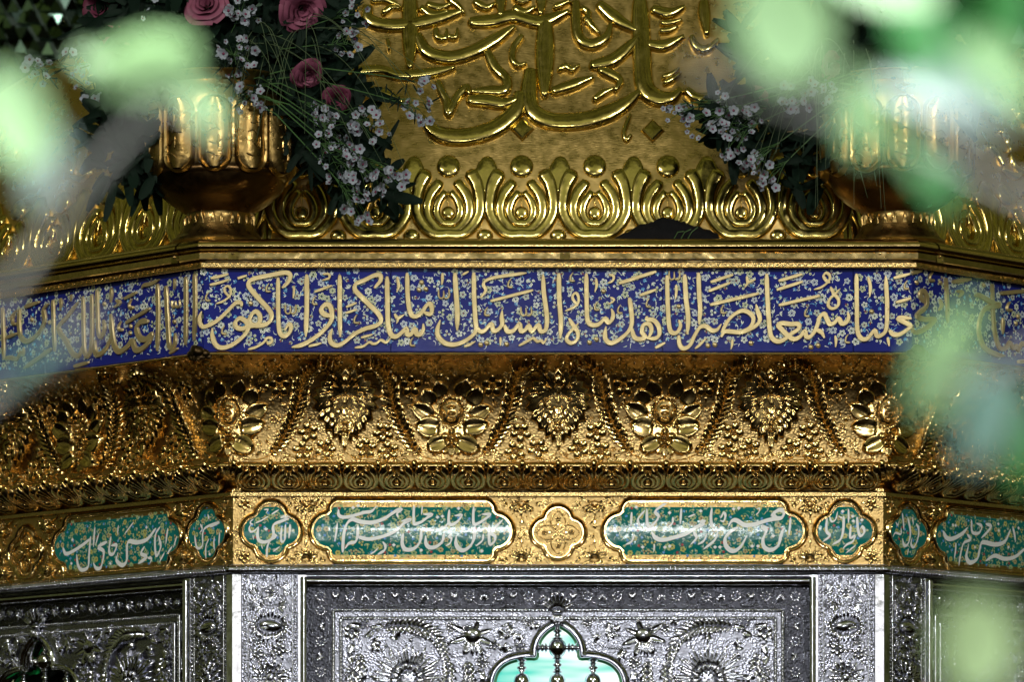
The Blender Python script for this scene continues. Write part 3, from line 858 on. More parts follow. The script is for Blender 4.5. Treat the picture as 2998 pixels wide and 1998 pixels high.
FRAME = [(-3, -2), (-.5, 5), (1.5, 9), (4, 11.5), (6.5, 11), (9, 7), (10.5, 2), (11.5, 2), (12.5, 4.5), (15, 4.5), (16.5, 1), (17.5, -4)]
def cartouche(name, cx_, cy_, outline, ry, H, kind='enamel'):
    base = flat(.001)
    mb = MB(); mb.closed(base, outline, FRAME)
    fr = obj(name, mb, M['gold'], shrine, sharp=50); FRONT.append(fr)
    fe = lambda x, y, h: P(x, y, .001 + (h - 4 + H * (1 - ((y - cy_) / ry) ** 2)) / 1000)
    mb = MB(); rows = []; n = 24; q = ry - 16
    for i in range(n + 1):
        y = cy_ - q + 2 * q * i / n
        # the enamel reaches under the inner edge of the frame
        hw = width_at(outline, cx_, cy_ + (y - cy_) * ry / (q + 3)) - 15
        hw = max(hw, 2)
        rows.append([fe(cx_ - hw + 2 * hw * j / 16, y, 0) for j in range(17)])
    mb.grid(rows)
    e = obj("enamel" if kind == 'enamel' else "gold_field", mb, M['green'] if kind == 'enamel' else M['gold_ground'], fr, sharp=0)
    mb = MB()
    nb = len(outline)
    for i, p in enumerate(catmull(outline + [outline[0]], 8)):
        a = p; dx, dy = cx_ - a[0], cy_ - a[1]
    inner = catmull(outline + [outline[0]], 7.5)
    for i in range(len(inner)):
        a, b2 = inner[i - 1], inner[(i + 1) % len(inner)]
        dx, dy = b2[0] - a[0], b2[1] - a[1]; l = math.hypot(dx, dy) or 1
        mb.dome(base, inner[i][0] - dy / l * 14, inner[i][1] + dx / l * 14, 2.4, h=7, n=5, rings=(1, .7))
    obj("beaded_edge", mb, M['gold_relief'], fr, sharp=0)["kind"] = "stuff"
    return fr, fe, outline

green_pal = {'flower': [((.72, .68, .20, 1), (.10, .12, .03, 1)), ((.66, .62, .30, 1), (.22, .05, .04, 1)), ((.55, .66, .30, 1), (.02, .16, .10, 1))],
             'tulip': [((.08, .30, .70, 1), (.30, .58, .88, 1)), ((.35, .05, .06, 1), (.55, .12, .10, 1)), ((.10, .38, .78, 1), (.12, .30, .70, 1))],
             'leaf': [(.55, .66, .26, 1), (.62, .68, .42, 1), (.20, .46, .22, 1), (.50, .62, .60, 1)]}
CY = 1556
carts = {}
for key, cxp in (('cl', 1206), ('cr', 2062)):
    ol = carto(cxp, CY); carts[key] = cartouche("long_cartouche", cxp, CY, ol, 99, 8)
    fr, fe, _ = carts[key]
    def inside(x, y, cxp=cxp, ol=ol): return abs(y - CY) < 80 and abs(x - cxp) < width_at(ol, cxp, CY + (y - CY) * 1.17) - 24
    flower_field("painted_flowers", fr, fe, cxp - 290, cxp + 290, CY - 80, CY + 80, inside, 20, green_pal, random.Random(11))
for key, cxp in (('ql', 794), ('qr', 2474)):
    ol = quatre(cxp, CY); carts[key] = cartouche("quatrefoil_cartouche", cxp, CY, ol, 95, 9)
    fr, fe, _ = carts[key]
    def inside(x, y, cxp=cxp, ol=ol): return abs(y - CY) < 76 and abs(x - cxp) < width_at(ol, cxp, CY + (y - CY) * 1.18) - 24
    flower_field("painted_flowers", fr, fe, cxp - 80, cxp + 80, CY - 76, CY + 76, inside, 19, green_pal, random.Random(12))
ol = quatre(K0, CY + 4, 49, 36); gm = cartouche("gold_quatrefoil", K0, CY + 4, ol, 85, 5, 'gold')
f0 = gm[1]
for i in range(4):
    a = math.pi / 2 * i; mb = MB()
    c, s = math.cos(a), math.sin(a); rt = lambda u, v: (K0 + u * c - v * s, CY + 4 + u * s + v * c)
    mb.stroke(f0, [rt(*p) for p in ((-8, -10), (8, 4), (24, 20), (44, 18), (62, 0), (44, -18), (24, -20), (8, -4), (-8, 10))], 4.5, 7, step=4, ends=(1, 1))
    rosette(mb, f0, *rt(40, 0), 9, 7); mb.petal(f0, *rt(18, 0), a, 14, 9, 7)
    mb.stroke(f0, [rt(*p) for p in ((14, 14), (22, 28), (30, 36))], 3, 5, step=4)
    obj("leaf_loop", mb, M['gold_relief'], gm[0], sharp=0)
# little lotuses and rosettes filling the band
def small_lotus(f, x, y, s=1):
    mb = MB()
    for sd in (-1, 1):
        for q, (an, L, W) in enumerate(((.25, 40, 15), (.6, 36, 14), (1.0, 30, 12))):
            mb.petal(f, x, y + s * 10, (math.pi / 2 + sd * (math.pi / 2 - an + .1)) * -s if False else math.atan2(-s * math.sin(an), sd * math.cos(an)), L, W, 10 + q * 2, cup=.4, lift=4, n=5)
        mb.petal(f, x + sd * 8, y + s * 16, math.atan2(s * .5, sd), 44, 9, 7, cup=.3, n=5)
        mb.petal(f, x + sd * 40, y + s * 14, math.atan2(s * .35, sd), 22, 9, 6, cup=.3, n=4)
        mb.petal(f, x + sd * 40, y + s * 14, math.atan2(-s * .5, sd), 18, 8, 6, cup=.3, n=4)
    mb.dome(f, x, y - s * 2, 12, 12, 0, 17, 10)
    mb.petal(f, x, y + s * 4, -s * math.pi / 2, 28, 12, 15, cup=.2)
    for i in range(5): mb.dome(f, x + (i - 2) * 7, y + s * (22 - abs(i - 2) * 2), 4, h=7, n=7)
    for i in range(7):
        a = math.pi * (i + .5) / 7; mb.dome(f, x + 34 * math.cos(a), y - s * 26 * math.sin(a), 2.6, h=4, n=6)
    mb.petal(f, x, y - s * 30, -s * math.pi / 2, 18, 10, 7)
    return mb
fb0 = flat(.001)
for x in (K0 - 107, K0 + 107, K0 - 738, K0 + 738):
    for y, s in ((1490, -1), (1624, 1)):
        obj("small_lotus", small_lotus(fb0, x, y, s), M['gold_relief'], cb, sharp=0)
for x in (K0 - 917, K0 + 917):
    for y in (1478, 1634):
        mb = MB(); rosette(mb, fb0, x, y, 19, 10, rot=.4)
        for an in (.3, 1.9, 3.4, 4.6): mb.petal(fb0, x + 14 * math.cos(an), y + 14 * math.sin(an), an, 18, 8, 6, cup=.3)
        obj("rosette", mb, M['gold_relief'], cb, sharp=0)

def av_band(x, y):
    if abs(x - K0) < 92 or any(abs(x - c) < w_ for c, w_ in ((1206, 312), (2062, 312), (794, 0), (2474, 0))): 
        d = min(abs(x - 1206), abs(x - 2062))
        return not (255 < d < 318 and abs(y - CY) > 78)
    if min(math.hypot(x - 794, y - CY), math.hypot(x - 2474, y - CY)) < 100: return True
    return any(math.hypot(x - (K0 + a), y - b) < 30 for a in (-107, 107, -738, 738, -917, 917) for b in (1490, 1624, 1478, 1634))
o = obj("leaf_filling", filling(fb0, 694, 2575, 1464, 1648, 20, av_band, 4, random.Random(32), .7), M['gold_relief'], cb, sharp=0); o["kind"] = "stuff"

# --- silver screen below
YB = 2120                                                  # it runs on below the picture
sil = flat(0.0)
def splate(name, x0, x1, y0, y1, w, mat, depth=30, bev=1.5, parent=shrine):
    mb = MB(); mb.box(flat(w), x0, x1, y0, y1, -depth, 0, bev)
    o = obj(name, mb, mat, parent, sharp=30)
    if parent is shrine: FRONT.append(o)
    return o
def half_rod(mb, x0, y0, x1, y1, r, w, n=8):
    """half-round rod between two pixels, round face outwards"""
    dx, dy = x1 - x0, y1 - y0; l = math.hypot(dx, dy); nx, ny = -dy / l, dx / l
    seg = max(1, int(l / 60)); rows = []
    for i in range(seg + 1):
        t = i / seg
        rows.append([P(x0 + dx * t + nx * r * math.cos(math.pi * j / n), y0 + dy * t + ny * r * math.cos(math.pi * j / n), w + r / 1000 * math.sin(math.pi * j / n)) for j in range(n + 1)])
    mb.grid(rows)

def bead_line(mb, f, x0, y0, x1, y1, sp, r):
    n = int(math.hypot(x1 - x0, y1 - y0) / sp)
    for i in range(n + 1):
        t = i / n; mb.dome(f, x0 + (x1 - x0) * t, y0 + (y1 - y0) * t, r, h=r * 1.1, n=7, rings=(1, .8, .4))

back = splate("screen_ground", K0 - 755, K0 + 755, 1684, YB, -.052, M['silver_ground'], 8, 0) if False else None
for s in (-1, 1):
    X = lambda a: K0 + s * a
    def pl(name, a, b2, *r, **k):
        x0, x1 = sorted((X(a), X(b2))); return splate(name, x0, x1, *r, **k)
    # corner strip, pilaster, rod
    mb = MB(); rows = []
    for a, w in ((925, -.03), (926, .003), (928, .006), (949, .006), (951 + .006 * 414, .006)):
        rows.append([Vector((s * (a / 1000 if a < 950 else hc(.006)), -APO - w, (HOR - y) / 1000)) for y in (1684, 1790, 1900, 2010, YB)])
    mb.grid(rows if s > 0 else rows); o = obj("corner_strip", mb, M['silver'], shrine, sharp=30); FRONT.append(o)
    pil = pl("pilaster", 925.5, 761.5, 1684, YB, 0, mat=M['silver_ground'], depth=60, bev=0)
    mb = MB()
    for a in (917, 769): bead_line(mb, sil, X(a), 1690, X(a), YB, 11.5, 5)
    obj("bead_row", mb, M['silver_relief'], pil, sharp=0)["kind"] = "stuff"
    mb = MB()
    for a in (908, 778): half_rod(mb, X(a), 1685, X(a), YB, 2.2, .0)
    obj("fillet", mb, M['silver'], pil)
    fp = sil; cxp = X(843)
    mb = MB()
    mb.stroke(fp, [(cxp - 58, 1790), (cxp - 52, 1768), (cxp - 30, 1752), (cxp - 22, 1732), (cxp, 1714), (cxp + 22, 1732), (cxp + 30, 1752), (cxp + 52, 1768), (cxp + 58, 1790)], 6, 7, ends=(.9, .9), step=5)
    for q in (-1, 1):
        for dx, y, an in ((38, 1712, .9), (52, 1706, 1.4), (36, 1730, .3)):
            mb.petal(fp, cxp + q * dx, y, an if q > 0 else math.pi - an, 30, 12, 8, cup=.3)
    rosette(mb, fp, cxp, 1736, 16, 9)
    for an in (.4, 1.5, 2.7): mb.petal(fp, cxp, 1745, an, 26, 11, 9, cup=.3)
    obj("lobed_arch", mb, M['silver_relief'], pil, sharp=0)
    mb = MB()   # leafy flowers down the pilaster
    for q in (-1, 1):
        mb.stroke(fp, [(cxp + q * a, b2) for a, b2 in ((0, 1775), (30, 1772), (50, 1790), (52, 1830), (36, 1880))], 4, 6)
        for an in (-.5, .2, .9): mb.petal(fp, cxp + q * 24, 1774, an if q > 0 else math.pi - an, 28, 13, 10, cup=.3, lift=3)
    obj("vine", mb, M['silver_relief'], pil, sharp=0)
    mb = MB(); mb.dome(fp, cxp, 1834, 36, 19, -.15 * s, 16, 14)
    for i in range(26):
        a = 2 * math.pi * i / 26; mb.petal(fp, cxp + 34 * math.cos(a), 1834 + 20 * math.sin(a), a, 26 + 6 * (i % 3), 9, 10, cup=.3, lift=3, n=4)
    rosette(mb, fp, cxp - s * 30, 1834, 14, 18); mb.petal(fp, cxp + s * 2, 1836, 0 if s > 0 else math.pi, 34, 18, 20, cup=.5)
    obj("leafy_flower", mb, M['silver_relief'], pil, sharp=0)
    for (dx, y, r_) in ((26, 1902, 20), (-36, 1915, 17), (30, 1870, 11), (-34, 1878, 12)):
        mb = MB(); rosette(mb, fp, cxp - s * dx, y, r_, 11, n=6)
        for an in (.2, 1.2, 2.4, 3.6, 4.9): mb.petal(fp, cxp - s * dx + r_ * .7 * math.cos(an), y + r_ * .7 * math.sin(an), an, r_ * 1.2, 9, 8, cup=.3, n=4)
        obj("rosette", mb, M['silver_relief'], pil, sharp=0)
    for y in (1985, 2085):
        mb = MB(); mb.dome(fp, cxp, y, 22, 22, 0, 14, 14)
        for ring, (rr, L, h) in enumerate(((22, 36, 9), (14, 30, 13), (6, 22, 17))):
            for i in range(14 - ring * 3):
                a = 2 * math.pi * (i + ring * .5) / (14 - ring * 3); mb.petal(fp, cxp + rr * math.cos(a), y + rr * math.sin(a), a, L, 16 - ring * 3, h, cup=.45, lift=4, n=5)
        rosette(mb, fp, cxp, y, 11, 20)
        obj("leafy_flower", mb, M['silver_relief'], pil, sharp=0)
    mb = MB(); half_rod(mb, X(745), 1690, X(745), YB, 10, .004); o = obj("frame_rod", mb, M['silver'], shrine); FRONT.append(o)
    mb = MB(); mb.box(sil, *sorted((X(761.5), X(735))), 1684, YB, -60, 2, 1); o = obj("frame_stile", mb, M['silver'], shrine, sharp=30); FRONT.append(o)
top_rod = MB(); 
for y, w, r_ in ((1702, -.012, 14),): half_rod(top_rod, K0 - 742, y, K0 + 742, y, r_, w)
o = obj("frame_rod", top_rod, M['silver'], shrine); FRONT.append(o)
o = splate("frame_head", K0 - 735, K0 + 735, 1684, 1716, -.02, M['silver'], 40, 1)

# recessed panel with the window cut out
WP = -.046
def arch_half():
    pts = [(0, 1833), (14, 1838), (34, 1851), (52, 1872), (61, 1895), (64, 1916), (66, 1927), (84, 1927), (112, 1930), (142, 1938), (166, 1953), (183, 1977), (190, 2010), (191, 2060), (191, YB + 40)]
    return pts
AH = arch_half()
ahs = catmull(AH, 9)
def panel_mesh():
    mb = MB(); f = flat(WP)
    for s in (-1, 1):
        top = [(0, 1716)] ; rows = []
        # strips from the opening's edge out to the side, and from the apex up to the head
        for (a, y) in ahs:
            if y > YB: y = YB
            rows.append([f(K0 + s * (a + (735 - a) * t), y if t == 0 else y, 0) for t in (0, .1, .25, .5, .75, 1)])
        mb.grid(rows if s < 0 else rows[::-1])
        r0 = rows[0]; up_ = [f(K0 + s * (735 * t), 1716, 0) for t in (0, .1, .25, .5, .75, 1)]
        mb.grid([up_, r0] if s < 0 else [r0, up_])
    return mb
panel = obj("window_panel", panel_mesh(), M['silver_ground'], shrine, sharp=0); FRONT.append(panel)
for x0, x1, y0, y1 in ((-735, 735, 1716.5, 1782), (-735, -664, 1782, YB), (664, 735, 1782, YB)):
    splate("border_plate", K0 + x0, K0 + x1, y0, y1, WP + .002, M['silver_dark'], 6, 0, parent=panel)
# arch moulding
mb = MB(); f = flat(WP)
line = [(K0 - a, y) for a, y in AH[::-1]] + [(K0 + a, y) for a, y in AH[1:]]
cl_ = catmull(line, 6); n = len(cl_); rows = []
for i in range(n):
    a, b2 = cl_[max(0, i - 1)], cl_[min(n - 1, i + 1)]
    dx, dy = b2[0] - a[0], b2[1] - a[1]; l = math.hypot(dx, dy) or 1; nx, ny = dy / l, -dx / l
    rows.append([f(cl_[i][0] + nx * o_, cl_[i][1] + ny * o_, h) for o_, h in ((-1, -30), (0, 2), (2, 5), (4, 6), (6, 3), (8, 3), (10, 9), (14, 13), (18, 11), (21, 4), (22, -1))])
mb.grid(rows); arch = obj("window_arch", mb, M['silver'], shrine, sharp=50); FRONT.append(arch)
# lattice of turned bars
def turned(axis_pts, prof, nm, w=-.07):
    pass
lat = []
def bar(xc, y0, y1, w, beads, r0=6.5):
    """upright turned bar; beads are (row, radius, half length)"""
    prof = []
    y = y0
    while y <= y1:
        r = r0
        for by, br, bh in beads:
            d = abs(y - by) / bh
            if d < 1: r = max(r, r0 + (br - r0) * math.sqrt(1 - d * d))
        prof.append((r / 1000, -(y - y0) / 1000)); y += 2.5
    k = P(xc, y0, w); mb = MB(); mb.lathe(Matrix.Translation(k), prof, 16); return mb
def ladder(y0, y1, skip=()):
    out = []; y = y0
    while y < y1: out += [(y, 11, 4), (y + 9, 14, 4), (y + 17, 10, 4)]; y += 46
    return out
mb = bar(K0 - 2, 1832, YB, -.075, [(1899, 27, 27), (1850, 13, 5), (1862, 10, 4), (1872, 16, 5), (1999, 25, 24), (2090, 25, 24)] + [(1930, 15, 4), (1938, 11, 3), (1950, 14, 7), (1962, 12, 3), (1970, 16, 4)])
lb = obj("lattice_bar", mb, M['silver'], shrine); FRONT.append(lb)
for s in (-1, 1):
    mb = bar(K0 - 2 + s * 104, 1926, YB, -.075, [(1936, 15, 4), (1946, 11, 3), (1958, 15, 6), (1968, 11, 3), (2000, 25, 26), (2090, 25, 24)])
    lb = obj("lattice_bar", mb, M['silver'], shrine); FRONT.append(lb)
mb = MB()
for s in (-1, 1):
    prof = []
    for i in range(24):
        d = i * 2.4; r = 6
        for bd, br, bh in ((22, 15, 4), (32, 12, 5), (44, 16, 4)):
            q = abs(d - bd) / bh
            if q < 1: r = max(r, 6 + (br - 6) * math.sqrt(1 - q * q))
        prof.append((r / 1000, d / 1000 + .012))
    mb.lathe(Matrix.Translation(P(K0 - 2, 1899, -.075)) @ Matrix.Rotation(s * math.pi / 2, 4, 'Y'), prof, 14)
lb = obj("lattice_cross_bar", mb, M['silver'], shrine); FRONT.append(lb)
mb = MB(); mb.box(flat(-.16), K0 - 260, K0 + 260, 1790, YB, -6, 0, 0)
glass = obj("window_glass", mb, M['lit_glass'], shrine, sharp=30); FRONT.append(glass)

# border scroll, inner mouldings
mb = MB(); f = flat(WP + .002)
def scroll(name, x0, y0, x1, y1, parent, rev=1):
    L = math.hypot(x1 - x0, y1 - y0); n = max(1, round(L / 43)); dx, dy = (x1 - x0) / L, (y1 - y0) / L
    ang = math.atan2(dy, dx); T_ = lambda u, v: (x0 + dx * u - dy * v, y0 + dy * u + dx * v)
    for i in range(n + 1):
        u = L * i / n; mb = MB()
        if i % 2 == 0:
            for q in range(8):
                a = q * math.pi / 4 + .2; p = T_(u + 5 * math.cos(a), 5 * math.sin(a)); mb.petal(f, *p, a + ang, 15, 7, 8, cup=.2, n=4)
            mb.dome(f, *T_(u, 0), 5, h=11, n=8); nm = "border_flower"
        else:
            sg = 1 if (i // 2) % 2 else -1
            for da in (-1.0, -.5, 0, .5, 1.0): mb.petal(f, *T_(u, sg * 12), ang - sg * math.pi / 2 + da, 24 - 6 * abs(da), 8, 8, cup=.3, lift=2, n=4)
            mb.stroke(f, [T_(u - 36, sg * 8), T_(u - 20, sg * 22), T_(u, sg * 24), T_(u + 22, sg * 22), T_(u + 36, sg * 10)], 3, 5, step=6)
            mb.stroke(f, [T_(u - 30, -sg * 24), T_(u, -sg * 26), T_(u + 30, -sg * 22)], 3, 5, step=6); nm = "border_leaf"
        obj(nm, mb, M['silver_relief'], parent, sharp=0)
scroll("s", K0 - 695, 1748, K0 + 695, 1748, panel)
scroll("s", K0 - 695, 1790, K0 - 695, 2105, panel)
scroll("s", K0 + 695, 1790, K0 + 695, 2105, panel)
for (a, y, r_) in ((658, 1788, 6), (636, 1812, 6)):
    mb = MB(); half_rod(mb, K0 - a, y, K0 + a, y, r_, WP + .002)
    for s in (-1, 1): half_rod(mb, K0 + s * a, y, K0 + s * a, YB, r_, WP + .002)
    bm_ = obj("inner_moulding", mb, M['silver'], panel)
    mb = MB(); fbd = flat(WP + .006)
    bead_line(mb, fbd, K0 - a, y, K0 + a, y, 10.5, 4.4)
    for s in (-1, 1): bead_line(mb, fbd, K0 + s * a, y, K0 + s * a, YB, 10.5, 4.4)
    obj("bead_row", mb, M['silver_relief'], panel, sharp=0)["kind"] = "stuff"
# palmette on top of the arch
mb = MB()
fp_ = flat(WP + .006)
for i in range(9):
    a = -math.pi / 2 + (i - 4) * .27; mb.petal(fp_, K0 - 2 + (i - 4) * 3, 1786, a, 62 - abs(i - 4) * 5, 13, 12, cup=.35, lift=8, n=6)
for i in range(5): mb.petal(fp_, K0 - 2 + (i - 2) * 4, 1796, math.pi / 2 + (i - 2) * -.14, 40, 10, 14, cup=.2, n=5)
mb.dome(fp_, K0 - 2, 1792, 18, 9, 0, 17, 12)
obj("palmette", mb, M['silver_relief'], panel, sharp=0)
# big leaves and flowers of the field
for s in (-1, 1):
    X = lambda a: K0 - s * a
    def A(an): return an if s < 0 else math.pi - an
    mb = MB(); cx_, cy_ = X(440), 1990
    mb.dome(f, cx_, cy_, 60, 56, 0, 12, 18)
    for lobe in range(13):
        al = 2 * math.pi * lobe / 13 - math.pi / 2
        for q in (-2, 2, -1, 1, 0):
            aa = al + q * .16
            mb.petal(f, cx_ + 34 * math.cos(al) + 5 * q * -math.sin(al), cy_ + 32 * math.sin(al) + 5 * q * math.cos(al), aa, (82, 68, 50)[abs(q)], 12, 16 - abs(q) * 2, cup=.3, lift=4, n=6)
    for i in range(14):
        a = 2 * math.pi * i / 14; mb.petal(f, cx_ + 20 * math.cos(a), cy_ + 18 * math.sin(a), a, 34, 17, 22, cup=.4, lift=3, n=5)
    for i in range(10):
        a = math.pi * 2 * i / 10; mb.dome(f, cx_ + 22 * math.cos(a), cy_ + 20 * math.sin(a), 7, h=24, n=8)
    rosette(mb, f, cx_, cy_, 18, 24)
    obj("feathered_medallion", mb, M['silver_relief'], panel, sharp=0)
    for pts, L, W in ((((520, 1838), (470, 1834), (420, 1836), (375, 1856), (345, 1890), (330, 1930)), 36, 12), (((330, 1925), (322, 1965), (330, 2010), (326, 2070)), 36, 13), (((268, 1925), (262, 1970), (270, 2030)), 30, 12), (((590, 1900), (580, 1945), (596, 1990), (585, 2050)), 30, 12)):
        mb = MB(); plume(mb, f, [(X(a), b2) for a, b2 in pts], L, W, 11, every=12, spread=.7); obj("leaf_plume", mb, M['silver_relief'], panel, sharp=0)
    mb = MB(); cx_, cy_ = X(250), 1862
    for an, L, W in ((-.5, 62, 24), (.25, 66, 26), (1.1, 58, 26), (2.0, 60, 24), (2.7, 58, 22), (3.5, 52, 20), (4.3, 44, 18)):
        mb.petal(f, cx_ + 12 * math.cos(A(an)), cy_ + 12 * math.sin(A(an)), A(an), L, W, 12, cup=.5, lift=5, n=7)
    for i in range(8): mb.petal(f, cx_ + 6, cy_ + 20, math.pi / 2 + (i - 3.5) * .25, 46, 10, 13, cup=.3, n=5)
    mb.dome(f, cx_, cy_, 28, 26, 0, 16, 14)
    rosette(mb, f, cx_, cy_ + 2, 22, 22); rosette(mb, f, cx_ + s * -16, cy_ - 18, 15, 22, n=7)
    obj("big_flower", mb, M['silver_relief'], panel, sharp=0)
    for a, y, r_ in ((605, 1852, 24), (222, 1942, 17), (520, 1832, 11), (605, 1965, 15), (312, 1838, 15), (85, 1822, 14)):
        mb = MB(); rosette(mb, f, X(a), y, r_, 11, n=6)
        for i in range(9): mb.petal(f, X(a) + r_ * .6 * math.cos(i * .7), y + r_ * .6 * math.sin(i * .7), i * .7, r_ * .9, 7, 7, cup=.3, n=4)
        obj("rosette", mb, M['silver_relief'], panel, sharp=0)
    mb = MB()
    mb.stroke(f, [(X(a), b2) for a, b2 in ((212, 1898), (160, 1900), (120, 1888), (96, 1856), (96, 1826), (118, 1818), (140, 1838))], 4.5, 7)
    for i in range(7): mb.petal(f, X(140) + i * 2, 1826 + i * 5, A(1.0 + (i % 3 - 1) * .7), 34, 11, 9, cup=.3, lift=3, n=5)
    for i in range(4): mb.petal(f, X(112), 1886 - i * 3, A(-1.9 + i * .3), 30, 9, 8, cup=.3, n=4)
    obj("scroll_leaf", mb, M['silver_relief'], panel, sharp=0)
    for a, y, an, L in ((575, 1836, -.2, 40), (540, 1850, .5, 36), (600, 1885, 1.2, 42), (612, 1920, 1.9, 36), (510, 1832, .2, 44), (222, 1965, 1.57, 32)):
        mb = MB(); mb.petal(f, X(a), y, A(an), L, 20, 14, cup=.5, lift=5); mb.petal(f, X(a), y, A(an + .5), L * .7, 12, 11, cup=.3)
        obj("leaf_curl", mb, M['silver_relief'], panel, sharp=0)

SV = [(a * q, b, c) for q in (-1, 1) for a, b, c in ((440, 1990, 108), (250, 1862, 62), (605, 1852, 26), (222, 1942, 20), (312, 1838, 18), (85, 1822, 18), (130, 1850, 44))]
for q in (-1, 1):
    for pts in (((520, 1838), (470, 1834), (420, 1836), (375, 1856), (345, 1890), (330, 1930)), ((330, 1925), (322, 1965), (330, 2010), (326, 2070)), ((268, 1925), (262, 1970), (270, 2030)), ((590, 1900), (580, 1945), (596, 1990), (585, 2050))):
        SV += [(q * a, b, 26) for a, b in catmull(list(pts), 20)]
def av_field(x, y):
    u = x - K0
    if abs(u) < 225 and y > 1915 or abs(u) < 100 and y > 1826 or math.hypot(u, y - 1800) < 40: return True
    return any((u - a) ** 2 + (y - b) ** 2 < c * c for a, b, c in SV)
o = obj("leaf_filling", filling(flat(WP), K0 - 618, K0 + 618, 1834, 2080, 42, av_field, 11, random.Random(33), 1.8), M['silver_relief'], panel, sharp=0); o["kind"] = "stuff"
PV = [(843, 1736, 30), (843, 1834, 64), (843, 1985, 58), (843, 2085, 58), (843 + 26, 1902, 24), (843 - 36, 1915, 22)]
for s in (-1, 1):
    def av_pil(x, y): return any(math.hypot(abs(x - K0) - a, y - b) < c for a, b, c in PV)
    x0, x1 = sorted((K0 + s * 900, K0 + s * 786))
    o = obj("leaf_filling", filling(sil, x0, x1, 1700, 2100, 21, av_pil, 7, random.Random(34), .85), M['silver_relief'], [q for q in FRONT if q.name.startswith("pilaster")][0 if s < 0 else 1], sharp=0); o["kind"] = "stuff"
# green lining seen inside the arch
mb = MB(); rows = []
for i in range(n := len(cl_)):
    a, b2 = cl_[max(0, i - 1)], cl_[min(n - 1, i + 1)]
    dx, dy = b2[0] - a[0], b2[1] - a[1]; l = math.hypot(dx, dy) or 1; nx, ny = dy / l, -dx / l
    rows.append([f(cl_[i][0] + nx * o_, cl_[i][1] + ny * o_, h) for o_, h in ((4, -50), (-8, -50), (-9, -54), (4, -60))])
mb.grid(rows); lining = obj("green_lining", mb, M['lining'], shrine, sharp=30); FRONT.append(lining)
# --- repeat the front side on its two neighbours
letters_bed = {0: bandbed}; side_cart = {}
for ti, th in ((-1, R(-45)), (1, R(45))):
    for o in FRONT:
        c = copy_tree(o, shrine, th, NOCOPY)
        if o is bandbed: letters_bed[ti] = c
        for k in ('cl', 'cr', 'ql', 'qr'):
            if o is carts[k][0]: side_cart[(ti, k)] = c
        if o is glass:
            c.data = glass.data.copy(); c.data.materials[0] = M['dark_glass']

# --- raised gold lettering of the inscription band (traced from right-to-left script)
LET = {}
LET['A'] = (580, 690, 4.3556, """
36 d|160,545 270,520 385,490
36 d|150,630 270,600 390,560
30|412,792 345,722 338,668 380,642 414,680 408,760 330,830 225,872
c|125,832
55|552,902 548,860 480,860 380,960 250,1080 130,1148 60,1163 25,1120 20,1040 45,968
58|1072,668 1150,590 1176,510 1120,472 950,500 750,540 662,576 642,630 682,700 780,810 890,930 936,1010 918,1090 850,1138 745,1150 670,1128 655,1070 690,1000 735,968 782,1010 790,1085 745,1140 640,1160 560,1190 490,1170 474,1110 530,1056 602,1090 640,1165 620,1230 540,1320 420,1402 300,1432 222,1390 182,1280 180,1180
o|670,865
36 d|505,545 620,510
55|1020,540 1020,900 1030,1180 1060,1268 1112,1282 1170,1230 1185,1160 1158,1128 1105,1210
s|1180,950
30|1220,645 1222,720 1212,800
c|895,718
c|330,1258
36|640,1452 740,1422 840,1360 872,1310 930,1308 940,1356 892,1382 878,1340
62|1385,500 1386,900 1372,1290
62|1700,1030 1602,1000 1570,940 1622,880 1682,900 1706,1000 1690,1100 1590,1220 1450,1330 1310,1400 1195,1424
30|1592,492 1665,490 1672,540 1580,572
36 d|1488,716 1705,638
c|1490,880
58|1806,505 1806,900 1812,1290
34 d|1888,912 2020,858
34 d|1884,988 2022,942
34 d|2078,1302 2222,1262
36 d|1412,1412 1570,1372
c|2018,1118
58|2248,668 2322,580 2322,510 2250,508 2120,570 2012,618 2000,690 2060,760 2180,880 2300,1000 2332,1090 2270,1150 2130,1190 1990,1260 1880,1350 1780,1402 1700,1370 1680,1290 1712,1188
34|2000,1432 2110,1410 2182,1360 2230,1382 2282,1370 2330,1332 2400,1362 2462,1300
""")
LET['B'] = (1100, 690, 4.3556, """
62|145,525 150,900 160,1150 200,1268 262,1288 330,1240 390,1188 402,1258 450,1260 500,1190 522,1258 572,1258 606,1200 606,1125
40|275,525 292,650 268,722
58|400,478 410,800 440,980 490,1032 572,1000 640,900 690,868 716,930 700,1000 640,990 598,955
o|585,598
o|552,692
o|640,682
s|870,755
40|850,478 850,560 842,630
44|240,1000 282,1052 362,1008
40|282,1050 280,1090 264,1122
64|1010,478 1022,700 1040,950 1038,1212
36 d|1108,498 1182,458
58|1250,475 1256,800 1270,1050 1280,1200 1240,1270 1130,1350 1000,1392 880,1370 800,1290 786,1200 822,1078
58|1290,1165 1330,1222 1392,1210 1470,1128 1502,1212 1560,1200 1612,1130 1606,1050 1612,955
58|1640,1140 1682,1222 1760,1210 1832,1130 1852,1220 1910,1200 1950,1148 1992,1222 2070,1140 2102,1220 2160,1210 2182,1130 2180,1000 2142,700 2135,492
42|1335,795 1402,700 1372,620 1430,560 1600,520 1925,476
c|1715,662
c|1420,1022
c|470,1408
40 d|1465,835 2005,696
s|1920,975
36|1128,1412 1200,1390 1272,1348
o|1338,1392
o|1416,1372
34|1590,1298 1592,1340 1588,1405
o|1670,1386
36|1825,1405 1950,1340 2010,1308 2060,1352 2112,1340 2140,1372 2182,1308
""")
